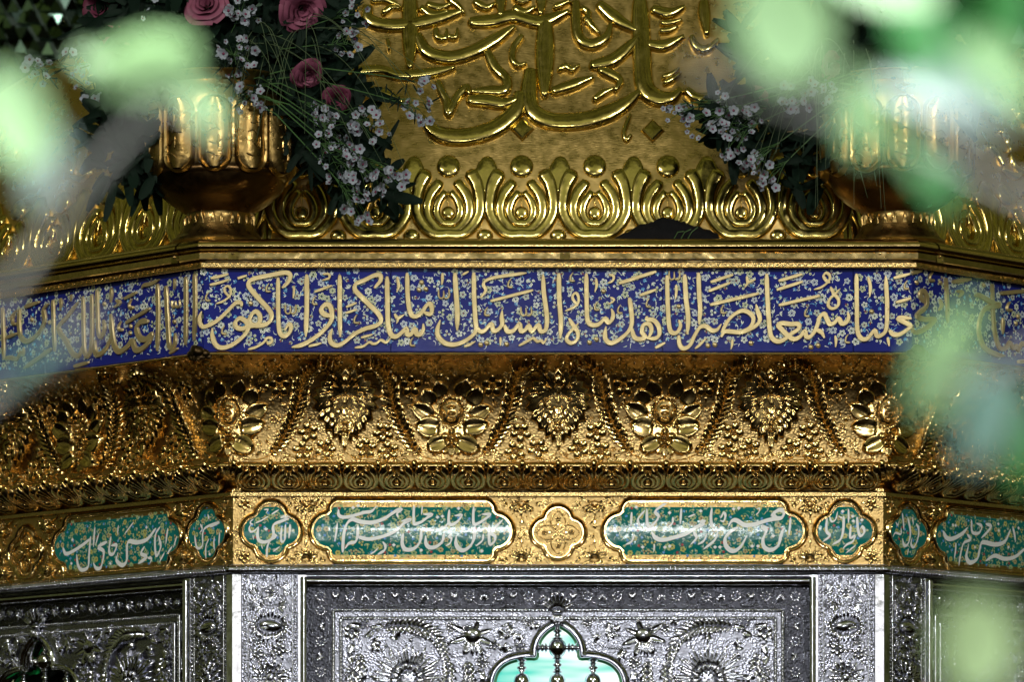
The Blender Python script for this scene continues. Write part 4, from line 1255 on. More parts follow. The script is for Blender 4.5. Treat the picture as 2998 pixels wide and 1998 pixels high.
LET['C'] = (1620, 690, 4.3556, """
60|70,480 76,800 96,1100 88,1315
c|242,582
34|312,892 250,812 250,760 290,732 322,790 310,870 230,930 148,962
48|200,1058 250,1140 312,1240 300,1330 230,1372 170,1330 190,1260 262,1180 322,1118
58|420,485 426,900 440,1090 500,1142 582,1130 660,1058 700,1112 750,1070 762,1000 740,935
38|545,548 552,640 528,722
o|640,710
34|708,498 770,518 752,580 688,608
30|728,788 776,820 740,855 698,872
c|555,952
c|850,992
c|1215,912
46 d|838,608 1312,458
42 d|1104,762 1312,688
58|968,795 986,900 1002,1100 960,1220 850,1320 740,1372 670,1330 660,1240 672,1158
55|1000,1180 1030,1290 1090,1322 1172,1302 1130,1230 1150,1142 1220,1130 1252,1200 1222,1290 1180,1302
56|1200,1032 1188,1066 1280,1082 1342,1160 1352,1260 1300,1312 1195,1312
o|460,1362
o|550,1325
44 d|1302,1432 1424,1368
56|1450,508 1460,900 1480,1170 1520,1242 1582,1232 1622,1150 1600,1078
s|1545,515
36|1568,628 1568,720 1558,812
o|1600,905
60|1675,498 1692,800 1720,1050 1708,1262
58|1850,476 1860,750 1872,950 1858,1135
56|1600,1275 1610,1390 1660,1442 1742,1400 1800,1280 1870,1172 1950,1160 2020,1212 2090,1200 2142,1128
42 d|2008,592 2292,498
42 d|1982,708 2252,602
44 d|2002,882 2620,738
42|1808,1442 1860,1400 1952,1308
o|1970,1402
o|2060,1392
34|2282,1328 2280,1390 2264,1452
c|2168,992
56|2140,1295 2182,1228 2260,1225 2400,1232 2530,1182 2605,1130 2635,1060 2606,960 2585,878
54|2145,1240 2190,1150 2240,1070 2330,990 2435,958 2535,1020 2548,1100 2485,1190 2365,1232
""")
LET['D'] = (2140, 690, 4.3556, """
38|200,525 212,600 175,665
36|205,615 240,590 312,562
58|455,488 466,800 490,1150 520,1300 602,1352 690,1320 760,1260 862,1190 860,1130 760,1130 650,1118 600,1142 640,1190 720,1270 800,1322 880,1290 940,1218 962,1292 1012,1290 1070,1220 1110,1120 1132,1040 1190,998 1222,1060 1262,1130 1322,1110 1372,1058 1412,1122 1470,1110 1502,1050 1490,975
60|1078,1200 1150,1232 1192,1305
42 d|608,578 908,492
42 d|586,692 912,588
42 d|612,888 1134,768
34|1262,602 1202,560 1180,510 1220,475 1262,520 1240,590 1150,660 1058,688
40|1270,655 1312,740 1372,820 1360,900 1290,932 1240,890 1260,810 1332,740 1394,676
c|970,1032
c|1488,1368
o|1020,1422
o|1112,1402
36|1330,1278 1340,1350 1334,1425
o|255,1372
56|1600,488 1606,900 1612,1200 1660,1312 1742,1312 1830,1210 1862,1282 1920,1270 1980,1190 1992,900 1974,515
56|2020,1205 2070,1262 2152,1260 2262,1190 2292,1150 2200,1100 2130,1060 2182,1048 2305,1060
40|1750,528 1778,650 1768,785
o|1795,970
42 d|2078,542 2284,488
42 d|2108,852 2296,800
c|2240,682
44|1998,1300 2008,1350 2018,1412
""")
LET['L'] = (0, 700, 3.676, """
40|2105,378 2110,700 2100,1090
40|2010,408 2012,800 2008,1140
40|1795,508 1815,900 1830,1130 1860,1172 1896,1120 1895,1015
s|1900,705
o|1885,890
26|1890,428 1892,490 1885,545
26 d|1838,1228 1920,1178
40|1705,488 1712,800 1704,1202
34|1540,530 1562,498 1640,480 1722,438
44|1602,888 1530,890 1480,960 1512,1060 1580,1080 1642,1028 1620,1100 1540,1180 1470,1192 1430,1100 1380,1160 1300,1212 1250,1170 1222,1050 1200,808
42|1212,1050 1150,1180 1080,1242 1036,1220 1030,1090
32 d|1368,902 1622,748
30 d|1352,642 1478,576
c|1420,742
c|1305,982
28|1262,660 1300,690 1240,735
o|1412,940
o|1408,1012
36|1055,548 1062,850 1076,1030 1110,1042 1136,960 1124,872
34|1210,528 1210,600 1202,682
o|1130,700
38|1000,598 1000,1000 985,1200 950,1262 920,1200 910,1000 905,618
38|905,1150 860,1252 790,1230 720,1100 640,960 740,830 852,678
40|220,758 215,900 230,1040 290,1102 380,1060 460,960 492,870 480,760 532,698
38|580,658 590,1000 600,1210
32 d|278,732 432,678
38|35,738 45,1000 50,1300
30 d|80,1062 192,1018
30|152,900 140,830 190,770
c|160,920
34|60,1292 110,1278 190,1292 230,1230 258,1245 265,1168
38|560,1182 430,1280 268,1392
30 d|808,1372 962,1328
o|350,868
o|538,900
28|660,640 668,700 660,770
28|775,600 778,640 770,670
""")
LET['Rt'] = (2560, 690, 3.92, """
34 d|424,430 530,398
42|560,762 520,700 520,650 560,640 592,720 580,820 500,890 480,930 560,960 682,970 560,1080 450,1112 430,1060
38|810,488 826,800 830,1000
34 d|888,532 1092,498
34 d|1440,662 1717,636
42|1148,690 1202,690 1340,770 1422,802 1280,830 1210,930 1188,1100 1250,1280 1380,1362 1482,1380
38|1340,558 1352,900 1380,1150 1430,1292 1500,1290 1540,1230 1582,1292 1622,1270 1642,1312 1690,1240 1760,1300
34|1462,948 1465,1050 1460,1130
c|650,520
o|750,540
o|480,540
28|940,640 1000,650 960,705
o|1250,570
c|1540,860
o|1620,1010
o|1640,930
34|740,740 760,800 730,860
32 d|1640,1450 1760,1440
""")
def place_letters(key, side):
    x0, y0, sc, txt = LET[key]; f = flat(.175)
    th = {0: 0, -1: R(-45), 1: R(45)}[side]
    def tr(p):
        q = (x0 + p[0] / sc, y0 + p[1] / sc)
        return q if side == 0 else side_local(th, q[0], q[1], .175)
    wk = 1.0 if side == 0 else 1.32
    bed = letters_bed[side]
    for head, pts in parse(txt):
        mb = MB()
        if head == 'c':
            x, y = pts[0]; k = sc / 4.3556
            mb.stroke(f, [tr((x + dx * k, y + dy * k)) for dx, dy in ((10, -112), (-22, -60), (-22, -8), (28, -4))], 34 / 4.3556 * wk, 7, ends=(.4, .8), step=3, widths=[.7, .9, 1.15, 1.2]); nm = "vowel_mark"
        elif head == 's':
            x, y = pts[0]; k = sc / 4.3556 * (1 if side == 0 else .75)
            for seg in (((-68, -62), (-66, 20), (-36, 48), (-4, 26), (-4, -52)), ((-4, 26), (30, 48), (66, 18), (64, -68))):
                mb.stroke(f, [tr((x + dx * k, y + dy * k)) for dx, dy in seg], 31 / 4.3556 * wk, 6, ends=(.6, .6), step=3)
            nm = "vowel_mark"
        elif head == 'o':
            x, y = tr(pts[0]); r_ = 8.6 if side == 0 else 8
            mb.dome(f, x, y, r_, r_ * .9, .8, 7, 8, rings=(1, .9, .66, .3), power=.35); nm = "dot"
        else:
            hh = head.split(); wd = float(hh[0]) / sc * wk * 1.15; small = float(hh[0]) < 47
            mb.stroke(f, [tr(p) for p in pts], wd, 7 if small else 9, ends=(.75, .6) if 'd' in head else (.55, .3), step=4, nib=(R(50), .74, .34),
                      prof=((-1, 0), (-.95, .75), (-.82, 1), (0, 1.03), (.82, 1), (.95, .75), (1, 0)))
            nm = "vowel_mark" if small else "letter"
        obj(nm, mb, M['letter_gold'], bed, sharp=42)
for k in 'ABCD': place_letters(k, 0)
place_letters('L', -1); place_letters('Rt', 1)

# --- white painted verses on the green enamel
VER = {}
VER['ql'] = [(690, 1440, 4.525, """
28|720,440 716,520 704,622
26|660,442 655,540 650,640 615,672 600,620 610,468
34|598,352 650,330 704,345 640,380 520,430 495,480 500,560 460,640 380,672 310,650 290,580 302,468
28|545,590 500,570 490,600 520,612 470,640 430,700 415,780 412,885
40|508,585 525,600 530,605
18|232,370 195,400 202,430 232,432
20|200,440 178,490 200,536 250,520 298,468
16|268,418 350,380 434,326
16|378,242 430,240 398,292
22|478,302 572,243
22|498,798 582,732
o|400,500
12|230,578 235,642
14|342,712 356,762
""")]
VER['cl'] = [(690, 1440, 4.525, """
34|1362,240 1365,310 1420,342 1540,326 1700,280 1800,262 1862,198
o|1556,215
o|1622,190
40|1418,805 1425,640 1440,520 1480,420 1550,370 1650,400 1800,412 1950,370 2060,300 2140,250 2196,238 2140,290 2152,345
26|1346,425 1332,540 1312,664
36|1450,756 1500,690 1580,670 1612,600 1620,445
36|1620,600 1750,632 1900,610 2050,560 2150,500 2230,420 2315,376 2198,392
22|1788,832 1850,790 1892,738
34|1886,834 1970,780 1982,720 1950,668
o|2095,710
"""), (1180, 1440, 4.525, """
40|2,560 -12,680 22,762 100,772 180,732 232,640 242,495
32|145,186 140,330 150,432 200,420 250,400 330,340 384,308 268,302
20|256,198 245,304
o|455,342
o|522,330
34|612,246 605,400 640,442 720,400 774,318 688,322
32|604,400 560,470 490,500 512,470 548,472
40|542,558 520,660 440,732 350,742 305,690 300,588
o|735,225
26|642,568 600,600 642,620 620,690 566,722
42|946,476 940,620 890,722 800,782 730,750 700,680 706,588
o|1045,790
o|240,780
32|936,205 930,340 940,432 1000,420 1080,370 1154,308 1048,302
28|1062,568 1050,650 966,724
34|1142,445 1140,640 1160,702 1212,660 1216,590 1170,540 1325,370
""")]
VER['cr'] = [(1740, 1440, 3.677, """
24|2112,285 2105,380 2094,472
34|2042,385 2010,470 1980,580 1900,632 1830,600 1815,520 1850,420 1800,380 1872,392
o|1925,480
34|1960,270 1918,250 1990,200 2042,220 2020,280 1960,292 1860,312 1740,350 1620,362 1530,312 1480,320 1438,384
36|1542,388 1470,430 1410,500 1420,590 1490,642 1570,600 1644,476
o|1500,190
o|1555,180
o|1700,590
o|1762,590
o|1300,600
o|1352,600
o|760,602
o|812,590
o|1145,210
o|810,230
o|450,170
o|520,600
14|1740,252 1772,220 1780,180 1748,190
24|1360,290 1392,228 1412,262 1390,322 1358,312
28|1265,185 1255,290 1270,380 1302,392
34|1192,320 1148,320 1172,350 1090,390 1000,450 880,490 740,522 660,500 618,438
16|1012,276 1088,244
24|936,186 932,260 924,352
24|846,278 840,340 786,394
28|794,110 660,210 692,270 650,340 600,382 570,350 565,186
26|542,206 470,300 492,384
24|402,226 398,300 394,374
30|1332,438 1290,530 1176,624
26|1212,458 1180,530 1116,572
28|1070,438 1100,500 1036,574
18|646,568 645,610 638,654
26|432,466 400,540 336,574
""")]
VER['qr'] = [(2340, 1430, 3.576, """
24|605,306 615,430 640,502 682,460 660,400 638,432
o|655,335
o|560,296
o|566,346
o|455,245
18|515,222 518,300 514,368
22|540,396 535,520 582,500 560,560 500,592 456,636
14|592,598 488,684
26|466,296 460,440 430,540 346,594
24|290,316 285,450 320,500 246,564
14|350,188 356,264
16|318,300 340,352 380,330 402,248
14|418,300 462,322
""")]
VERS = {(1, 'ql'): [(2340, 1430, 3.576, """
18|1225,376 1246,430 1240,520 1202,620 1170,590 1178,520
20|1140,316 1160,460 1140,580 1100,602 1078,536
16|1085,266 1092,440
14|1190,306 1192,384
14|978,514 1002,470 1060,482 1062,416
12|1145,636 1140,704
12|1010,360 1030,390 1040,350
""")], (1, 'cl'): [(2340, 1430, 3.576, """
28|1508,456 1540,520 1600,532 1700,482 1764,416
o|1612,390
o|1640,392
o|2090,376
o|2090,446
o|2300,420
o|1840,620
o|2190,620
20|1810,336 1812,460 1882,470 1912,400 1860,370
20|1760,488 1792,540 1720,580 1692,700 1685,814
22|1960,378 2012,400 1970,460 1906,524
28|2214,436 2150,560 2050,592 1920,570 1890,640 1870,740 1800,782 1755,720 1772,598
18|1640,576 1638,660 1630,744
20|2240,406 2256,500 2262,564
26|2360,636 2260,722 2150,742 2050,710 1958,764
""")], (-1, 'cr'): [(60, 1460, 2.1016, """
14|262,306 280,342 330,322 390,282 434,246
14|432,236 422,340 410,422 370,442 350,412 345,346
12|482,216 462,292
12|455,180 450,300
14|532,268 480,300 512,332 490,422 460,432 444,398
13|556,236 545,332 570,342 592,290 558,292
9|600,168 596,224
9|692,148 640,222
16|832,186 780,252 720,272 662,272 650,380 620,412 588,382 600,336
14|762,298 740,340 772,362 718,404
11|780,368 802,372 788,404
13|858,176 830,232 832,352 862,300 850,230
12|906,186 894,284
12|962,236 940,304
11|932,298 898,344
11|882,338 848,394
o|905,375
o|775,180
o|310,402
o|320,255
o|548,402
""")], (-1, 'qr'): [(60, 1460, 2.1016, """
10|1228,212 1224,250 1220,294
10|1195,240 1190,280 1192,324
10|1160,250 1140,300 1134,374
10|1170,176 1224,148 1132,190 1120,288 1086,304 1074,226
8|1108,160 1120,190 1104,214
8|1150,100 1160,130
o|1160,345
""")]}
def verse(fr, fe, chunks, side=0):
    mb = MB(); th = {0: 0, -1: R(-45), 1: R(45)}[side]
    flatp = ((-1, 1), (0, 1), (1, 1))
    for x0, y0, sc, txt in chunks:
        def tr(p):
            q = (x0 + p[0] / sc, y0 + p[1] / sc)
            return q if side == 0 else side_local(th, q[0], q[1], .006)
        wk = 1.0 if side == 0 else 1.3
        for head, pts in parse(txt):
            if head == 'o':
                x, y = tr(pts[0]); mb.add([fe(x + a, y + b2, 1.5) for a, b2 in ((-6, 0), (0, -5.6), (6, 0), (0, 5.6))], [(3, 2, 1, 0)])
            else:
                mb.stroke(fe, [tr(p) for p in pts], float(head) / sc * wk * 1.3, 1.4, nib=(R(60), .5, .62), ends=(.5, .3), step=4, base=1.4, prof=flatp)
    obj("painted_verse", mb, M['white_paint'], fr, sharp=0)
for k in VER: verse(carts[k][0], carts[k][1], VER[k])
for (ti, k), ch in VERS.items(): verse(side_cart[(ti, k)], carts[k][1], ch, ti)

# ---------------------------------------------------------------- things standing on the ledge and around
def W3(px, py, Y):
    """world point seen at a photo pixel, at depth Y"""
    d = D + Y
    return Vector(((px - CX) / F * d, Y, ZC + (HOR - py) / F * d))

# vases
def vase(name, label, px, Y):
    base = W3(px, 706, Y); base.z = ZC + 2.0775
    t = thing(name, label, "vase", base, "gold vases on the cornice ledge")
    t.scale = (1.07, 1.07, 1.0)
    mb = MB(); mb.lathe(Matrix.Identity(4), [(0, 0), (.128, 0), (.132, .008), (.128, .016), (.118, .022), (.104, .045), (.092, .07), (.088, .085), (.09, .092)], 40)
    obj("foot", mb, M['vase'], t)
    mb = MB()
    n = 22
    for i in range(n):
        a = 2 * math.pi * i / n
        m4 = Matrix.Rotation(a, 4, 'Z') @ Matrix.Translation((.088, 0, .052))
        fn = lambda u, v, h, m4=m4: m4 @ Vector((h * .001 + .3 * abs(v) * abs(v) * 1e-5, u * .001, -v * .001))
        mb.petal(fn, 0, 34, -math.pi / 2, 74, 17, 10, n=6)
    obj("fluted_neck", mb, M['vase'], t, sharp=0)
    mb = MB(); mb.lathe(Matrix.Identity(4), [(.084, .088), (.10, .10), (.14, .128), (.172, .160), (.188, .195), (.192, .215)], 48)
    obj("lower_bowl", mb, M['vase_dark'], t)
    mb = MB(); mb.lathe(Matrix.Identity(4), [(.19, .212), (.195, .24), (.195, .40), (.19, .425), (.178, .445), (.17, .46), (.176, .475), (.19, .485), (.188, .49), (.168, .486), (.16, .40), (0, .38)], 60)
    obj("body", mb, M['vase'], t)
    n = 12
    for i in range(n):
        a = 2 * math.pi * i / n
        fn = lambda u, v, h, a=a: Vector(((.194 + h * .001) * math.cos(a + u * .001 / .194), (.194 + h * .001) * math.sin(a + u * .001 / .194),   .300 - v * .001))
        oval = []
        for q in range(10): b_ = math.pi * q / 9; oval.append((43 * math.cos(b_), 64 + 43 * math.sin(b_)))
        for q in range(10): b_ = math.pi + math.pi * q / 9; oval.append((43 * math.cos(b_), -64 + 43 * math.sin(b_)))
        mb = MB(); mb.closed(fn, oval, [(-6, -3), (-3, 9), (1, 13), (5, 9), (7, 5)])
        rows = []
        for y in range(-100, 101, 20):
            hw = 41 if abs(y) <= 64 else math.sqrt(max(1, 41 ** 2 - (abs(y) - 64) ** 2))
            rows.append([fn(-hw + 2 * hw * j / 6, y, 4 + 14 * (1 - ((j - 3) / 3) ** 2)) for j in range(7)])
        mb.grid(rows)
        pan = obj("lobe_panel", mb, M['vase'], t, sharp=60)
        mb = MB(); rnd = random.Random(i)
        for q in range(5):
            y = -66 + q * 32; x = rnd.uniform(-12, 12)
            f2 = lambda u, v, h, fn=fn: fn(u, v, h + 15)
            mb.stroke(f2, [(x - 16, y + rnd.uniform(-6, 6)), (x, y + rnd.uniform(-12, 12)), (x + 14, y + rnd.uniform(-12, 12))], 6, 6, step=5)
            if q % 2: mb.stroke(f2, [(x + 6, y - 22), (x + 5, y + 16)], 6, 6, step=5)
        obj("embossed_script", mb, M['vase'], pan, sharp=0)
        mb = MB(); fb_ = lambda u, v, h, a=a: Vector(((.186 - max(0, v - 10) * .00095 + h * .001) * math.cos(a + .26 + u * .001 / .18), (.186 - max(0, v - 10) * .00095 + h * .001) * math.sin(a + .26 + u * .001 / .18), .206 - v * .001))
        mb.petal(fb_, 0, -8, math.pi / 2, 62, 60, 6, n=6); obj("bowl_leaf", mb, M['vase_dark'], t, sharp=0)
    return t
vase("gold_vase", "gold vase with script in oval lobes, at the left corner of the ledge", 641, .0)
vase("gold_vase", "gold vase half hidden by leaves, at the right corner of the ledge", 2627, .0)

# black bundle lying on the ledge
root = W3(1950, 700, -.05); root.z = ZC + 2.078
bundle = thing("black_bundle", "crumpled black cloth bundle lying on the ledge before the ringed tongues", "cloth", root)
mb = MB(); rnd = random.Random(2); rows = []
for i in range(31):
    t = i / 30; x = (t - .5) * .322; hgt = .062 * math.sin(math.pi * t) ** .35 * (1 - .12 * math.sin(t * 9)) * (1.0 if t > .28 else .55 + .45 * t / .28)
    row = []
    for j in range(13):
        a = math.pi * j / 12; r_ = 1 + .10 * math.sin(7 * a + 11 * t) + .08 * rnd.uniform(-1, 1)
        row.append(Vector((x, -.055 * math.cos(a) * r_ * math.sin(math.pi * max(.02, min(.98, t))) ** .3, hgt * math.sin(a) * r_)))
    rows.append(row)
mb.grid(rows); obj("cloth", mb, M['black'], bundle, sharp=0)
mb = MB()
for k in range(3):
    b0 = Vector((.02 + .02 * k, -.06, .004)); mb.tube([b0, b0 + Vector((.012, -.01, .02)), b0 + Vector((.03, -.012, .022 + .006 * k))], .0012)
obj("twig", mb, M['stem'], bundle)

# --- bouquets
def petal_mesh3(mb, base, axis, side, L, W, cup, n=5, m=4):
    """free curved petal: axis = pointing direction, side = across"""
    nor = axis.cross(side).normalized(); rows = []
    for i in range(n + 1):
        t = i / n; hw = W / 2 * math.sin(math.pi * (.12 + .80 * t)) ** .7
        rows.append([base + axis * (L * t) + side * (hw * q) + nor * (cup * L * (t * t) + .35 * hw * q * q) for q in [-1 + 2 * j / m for j in range(m + 1)]])
    mb.grid(rows)

bm1 = MB()
for i in range(5):
    a = 2 * math.pi * i / 5
    petal_mesh3(bm1, Vector((0, 0, 0)), Vector((math.cos(a), math.sin(a), .15)).normalized(), Vector((-math.sin(a), math.cos(a), 0)), .0125, .0125, .12)
blossom_me = bm1.mesh("blossom", M['blossom'], 0)
bm2 = MB()
bm2.lathe(Matrix.Identity(4), [(.0, .004), (.002, .0036), (.0034, .0018), (.003, .0)], 8)
eye_me = bm2.mesh("blossom_eye", M['eye'], 0)

def spray(label, px, py, Y, rad, n, root_px, seed, group):
    rnd = random.Random(seed); c = W3(px, py, Y); r0 = W3(root_px[0], root_px[1], Y + .12)
    t = thing("waxflower_spray", label, "flower spray", r0, group)
    mb = MB(); main = [r0 - r0, (c - r0) * .4 + Vector((0, -.03, .05)), (c - r0) * .8 + Vector((0, -.02, .02)), c - r0]
    mb.tube(main, [.0025, .002, .0016, .001])
    heads = []
    for i in range(n):
        a = rnd.uniform(0, 6.28); rr = rad / 1000 * math.sqrt(rnd.random())
        p = c - r0 + Vector((rr * math.cos(a) * 1.05, rnd.uniform(-.05, .05), rr * math.sin(a)))
        st = main[2] + (main[3] - main[2]) * rnd.random()
        mb.tube([st, (st + p) / 2 + Vector((0, 0, .01)), p + Vector((0, .004, 0))], [.0011, .0009, .0007], 4); heads.append(p)
    obj("stem", mb, M['stem'], t)
    for p in heads:
        o = obj("blossom", blossom_me, None, t, loc=p); o.rotation_euler = (R(90) + rnd.uniform(-.8, .8), rnd.uniform(-.7, .7), rnd.uniform(-.7, .7)); s = rnd.uniform(.6, 1.3); o.scale = (s, s, s)
        e = obj("blossom_eye", eye_me, None, o)
    mb = MB()
    for i in range(n):
        st = main[2] + (main[3] - main[2]) * rnd.random(); a = rnd.uniform(0, 6.28)
        ax = Vector((math.cos(a), rnd.uniform(-.4, .2), math.sin(a))).normalized(); sd = ax.cross(Vector((0, 1, .2))).normalized()
        petal_mesh3(mb, st + Vector((rnd.uniform(-1, 1), 0, rnd.uniform(-1, 1))) * rad / 1600, ax, sd, rnd.uniform(.02, .05), .005, .1, 4, 2)
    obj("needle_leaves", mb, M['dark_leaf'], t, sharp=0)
    return t

def rose(label, px, py, Y, r, seed, mat, group, tilt=(0, 0)):
    rnd = random.Random(seed); c = W3(px, py, Y); t = thing("rose", label, "rose", c, group)
    q = Euler((R(90) + tilt[0], 0, tilt[1])).to_matrix()
    for layer, (k, rr, hh, op) in enumerate(((3, .25, .55, .05), (4, .42, .62, .18), (5, .62, .60, .38), (6, .85, .50, .62), (6, 1.0, .36, .9))):
        mb = MB()
        for i in range(k):
            a = 2 * math.pi * (i + layer * .37) / k + rnd.uniform(-.15, .15); rows = []
            for u in range(6):
                tt = u / 5; row = []
                for v in range(7):
                    b = a + (v / 6 - .5) * (2 * math.pi / k) * 1.55 * (math.sin(math.pi * (.18 + .62 * tt)))
                    flare = rr * (.35 + .65 * tt ** (.8)) + op * .22 * tt ** 3
                    z = hh * tt - op * .30 * tt ** 3 - .10 * ((v - 3) / 3) ** 2 * tt + .03 * math.sin(5 * b + layer)
                    wob = 1 + .06 * math.sin(3 * b + 7 * tt + seed)
                    row.append(q @ (Vector((flare * math.cos(b) * wob, flare * math.sin(b) * wob, z)) * (r / 1000)))
                rows.append(row)
            mb.grid(rows)
        o = obj("petal_whorl", mb, mat, t, sharp=0)
    mb = MB(); mb.tube([Vector((0, 0, 0)), Vector((.01, .06, -.05)), Vector((.02, .10, -.14))], [.004, .003, .003]); obj("stem", mb, M['stem'], t)
    return t

GL, GR = "flowers in the left vase", "flowers in the right vase"
rose("large pink rose with open petals, at top beside the gold script", 882, 24, -.16, 60, 1, M['rose'], GL, (.5, .3))
rose("pink rose at the top edge left of the large open one", 606, 18, -.14, 56, 2, M['rose'], GL, (-.3, -.2))
rose("small pink rose drooping below the large open one", 898, 214, -.18, 42, 3, M['rose'], GL, (.7, .5))
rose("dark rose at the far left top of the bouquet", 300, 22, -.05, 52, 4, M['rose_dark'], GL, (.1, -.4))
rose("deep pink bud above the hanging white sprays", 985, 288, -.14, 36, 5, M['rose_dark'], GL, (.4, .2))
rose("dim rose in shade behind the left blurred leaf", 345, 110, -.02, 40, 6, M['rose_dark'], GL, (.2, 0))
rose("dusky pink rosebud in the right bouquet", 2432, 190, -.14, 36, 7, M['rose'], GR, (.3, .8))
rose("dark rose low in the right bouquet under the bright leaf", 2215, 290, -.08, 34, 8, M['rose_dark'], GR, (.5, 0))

RL, RR = (650, 250), (2610, 260)
for args in (("white spray right of the left green leaf, upper of two", 690, 165, -.22, 62, 26, RL, 21, GL),
             ("white spray just above the lobes of the left vase", 722, 290, -.22, 58, 22, RL, 22, GL),
             ("white spray at the top edge between two pink roses", 712, 30, -.16, 46, 14, RL, 23, GL),
             ("white spray at the top edge left of the pink roses", 430, 20, -.12, 44, 12, RL, 24, GL),
             ("white spray at the far left before the mirror mosaic", 112, 205, -.02, 46, 14, RL, 25, GL),
             ("white spray behind the left blurred leaf", 225, 190, -.02, 42, 10, RL, 26, GL),
             ("white spray hanging at the top of the left trail", 985, 395, -.22, 66, 22, RL, 27, GL),
             ("white spray on the right flank of the left trail", 1085, 375, -.22, 56, 20, RL, 28, GL),
             ("white spray reaching farthest right under the gold letters", 1230, 320, -.2, 44, 14, RL, 29, GL),
             ("white spray tip above the farthest right one", 1250, 245, -.2, 24, 6, RL, 30, GL),
             ("white spray in the middle of the left trail", 1000, 480, -.24, 64, 22, RL, 31, GL),
             ("white spray beside the round boss in the left trail", 1075, 520, -.24, 58, 18, RL, 32, GL),
             ("white spray low on the right of the left trail", 1145, 530, -.24, 44, 14, RL, 33, GL),
             ("lowest white spray of the left trail", 1050, 600, -.24, 54, 16, RL, 34, GL),
             ("white spray at top right of the left bouquet", 1040, 40, -.16, 42, 12, RL, 35, GL),
             ("white spray between the small pink rose and the gold script", 1015, 130, -.18, 44, 12, RL, 36, GL),
             ("white spray under the small pink rose", 930, 330, -.2, 40, 12, RL, 37, GL),
             ("white spray in shade left of the left vase", 290, 265, 0, 66, 18, RL, 38, GL),
             ("white spray under the big bright leaf", 2335, 275, -.2, 56, 20, RR, 41, GR),
             ("white spray right of the one under the bright leaf", 2415, 262, -.2, 40, 12, RR, 42, GR),
             ("white spray trailing over the gold letters at right", 2080, 345, -.22, 76, 24, RR, 43, GR),
             ("white spray at the far left tip of the right trail", 1985, 330, -.2, 44, 10, RR, 44, GR),
             ("white spray below the right trail above the boss", 2130, 410, -.22, 54, 16, RR, 45, GR),
             ("white spray over the right round boss", 2205, 480, -.22, 46, 14, RR, 46, GR),
             ("lowest white spray of the right trail", 2250, 530, -.22, 34, 9, RR, 47, GR),
             ("white spray at the middle of the right trail", 2180, 350, -.2, 50, 14, RR, 48, GR)):
    spray(*args)

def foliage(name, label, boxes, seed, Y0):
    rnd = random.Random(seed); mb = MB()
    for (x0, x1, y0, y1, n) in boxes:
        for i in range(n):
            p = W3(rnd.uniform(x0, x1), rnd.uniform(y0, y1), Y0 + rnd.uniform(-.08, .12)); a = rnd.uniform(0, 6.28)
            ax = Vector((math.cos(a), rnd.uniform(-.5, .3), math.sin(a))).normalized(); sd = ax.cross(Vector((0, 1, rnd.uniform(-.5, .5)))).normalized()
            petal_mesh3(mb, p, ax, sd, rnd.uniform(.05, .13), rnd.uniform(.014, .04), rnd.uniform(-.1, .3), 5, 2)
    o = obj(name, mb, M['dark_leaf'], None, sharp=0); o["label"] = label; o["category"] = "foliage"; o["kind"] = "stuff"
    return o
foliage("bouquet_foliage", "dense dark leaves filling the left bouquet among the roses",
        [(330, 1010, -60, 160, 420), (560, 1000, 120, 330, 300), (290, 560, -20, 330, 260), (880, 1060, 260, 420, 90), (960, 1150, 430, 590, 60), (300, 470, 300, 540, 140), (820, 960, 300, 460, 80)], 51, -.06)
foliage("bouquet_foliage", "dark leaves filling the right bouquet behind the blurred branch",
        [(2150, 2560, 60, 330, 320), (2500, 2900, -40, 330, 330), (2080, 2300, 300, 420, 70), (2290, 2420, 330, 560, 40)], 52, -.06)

def grass(label, root_px, seed, spans, group):
    rnd = random.Random(seed); r0 = W3(*root_px, -.1); t = thing("grass_tuft", label, "grass", r0, group)
    for (tx, ty, lift) in spans:
        e = W3(tx, ty, -.28) - r0; s0 = Vector((rnd.uniform(-.12, .12), rnd.uniform(-.03, .03), rnd.uniform(-.02, .05)))
        ctrl = s0 * .5 + e * .5 + Vector((0, -.03, lift)); pts = []
        for i in range(15):
            u = i / 14; pts.append(s0 * (1 - u) ** 2 + ctrl * 2 * u * (1 - u) + e * u * u)
        mb = MB(); mb.tube(pts, [.0016 * (1 - .7 * i / 14) for i in range(15)], 4); obj("blade", mb, M['grass'], t)
rg = random.Random(61)
grass("thin grass blades arching out of the left bouquet", (800, 120), 62,
      [(rg.uniform(640, 1150), rg.uniform(230, 520), rg.uniform(.05, .3)) for i in range(22)] + [(1330, 300, .22), (1260, 420, .25), (1290, 380, .2), (1180, 480, .2), (1120, 130, .1)], GL)
grass("thin grass blades drooping from the right bouquet", (2420, 150), 63,
      [(rg.uniform(2180, 2640), rg.uniform(420, 640), rg.uniform(.05, .25)) for i in range(16)] + [(2120, 300, .12), (2500, 600, .2), (2580, 610, .2)], GR)

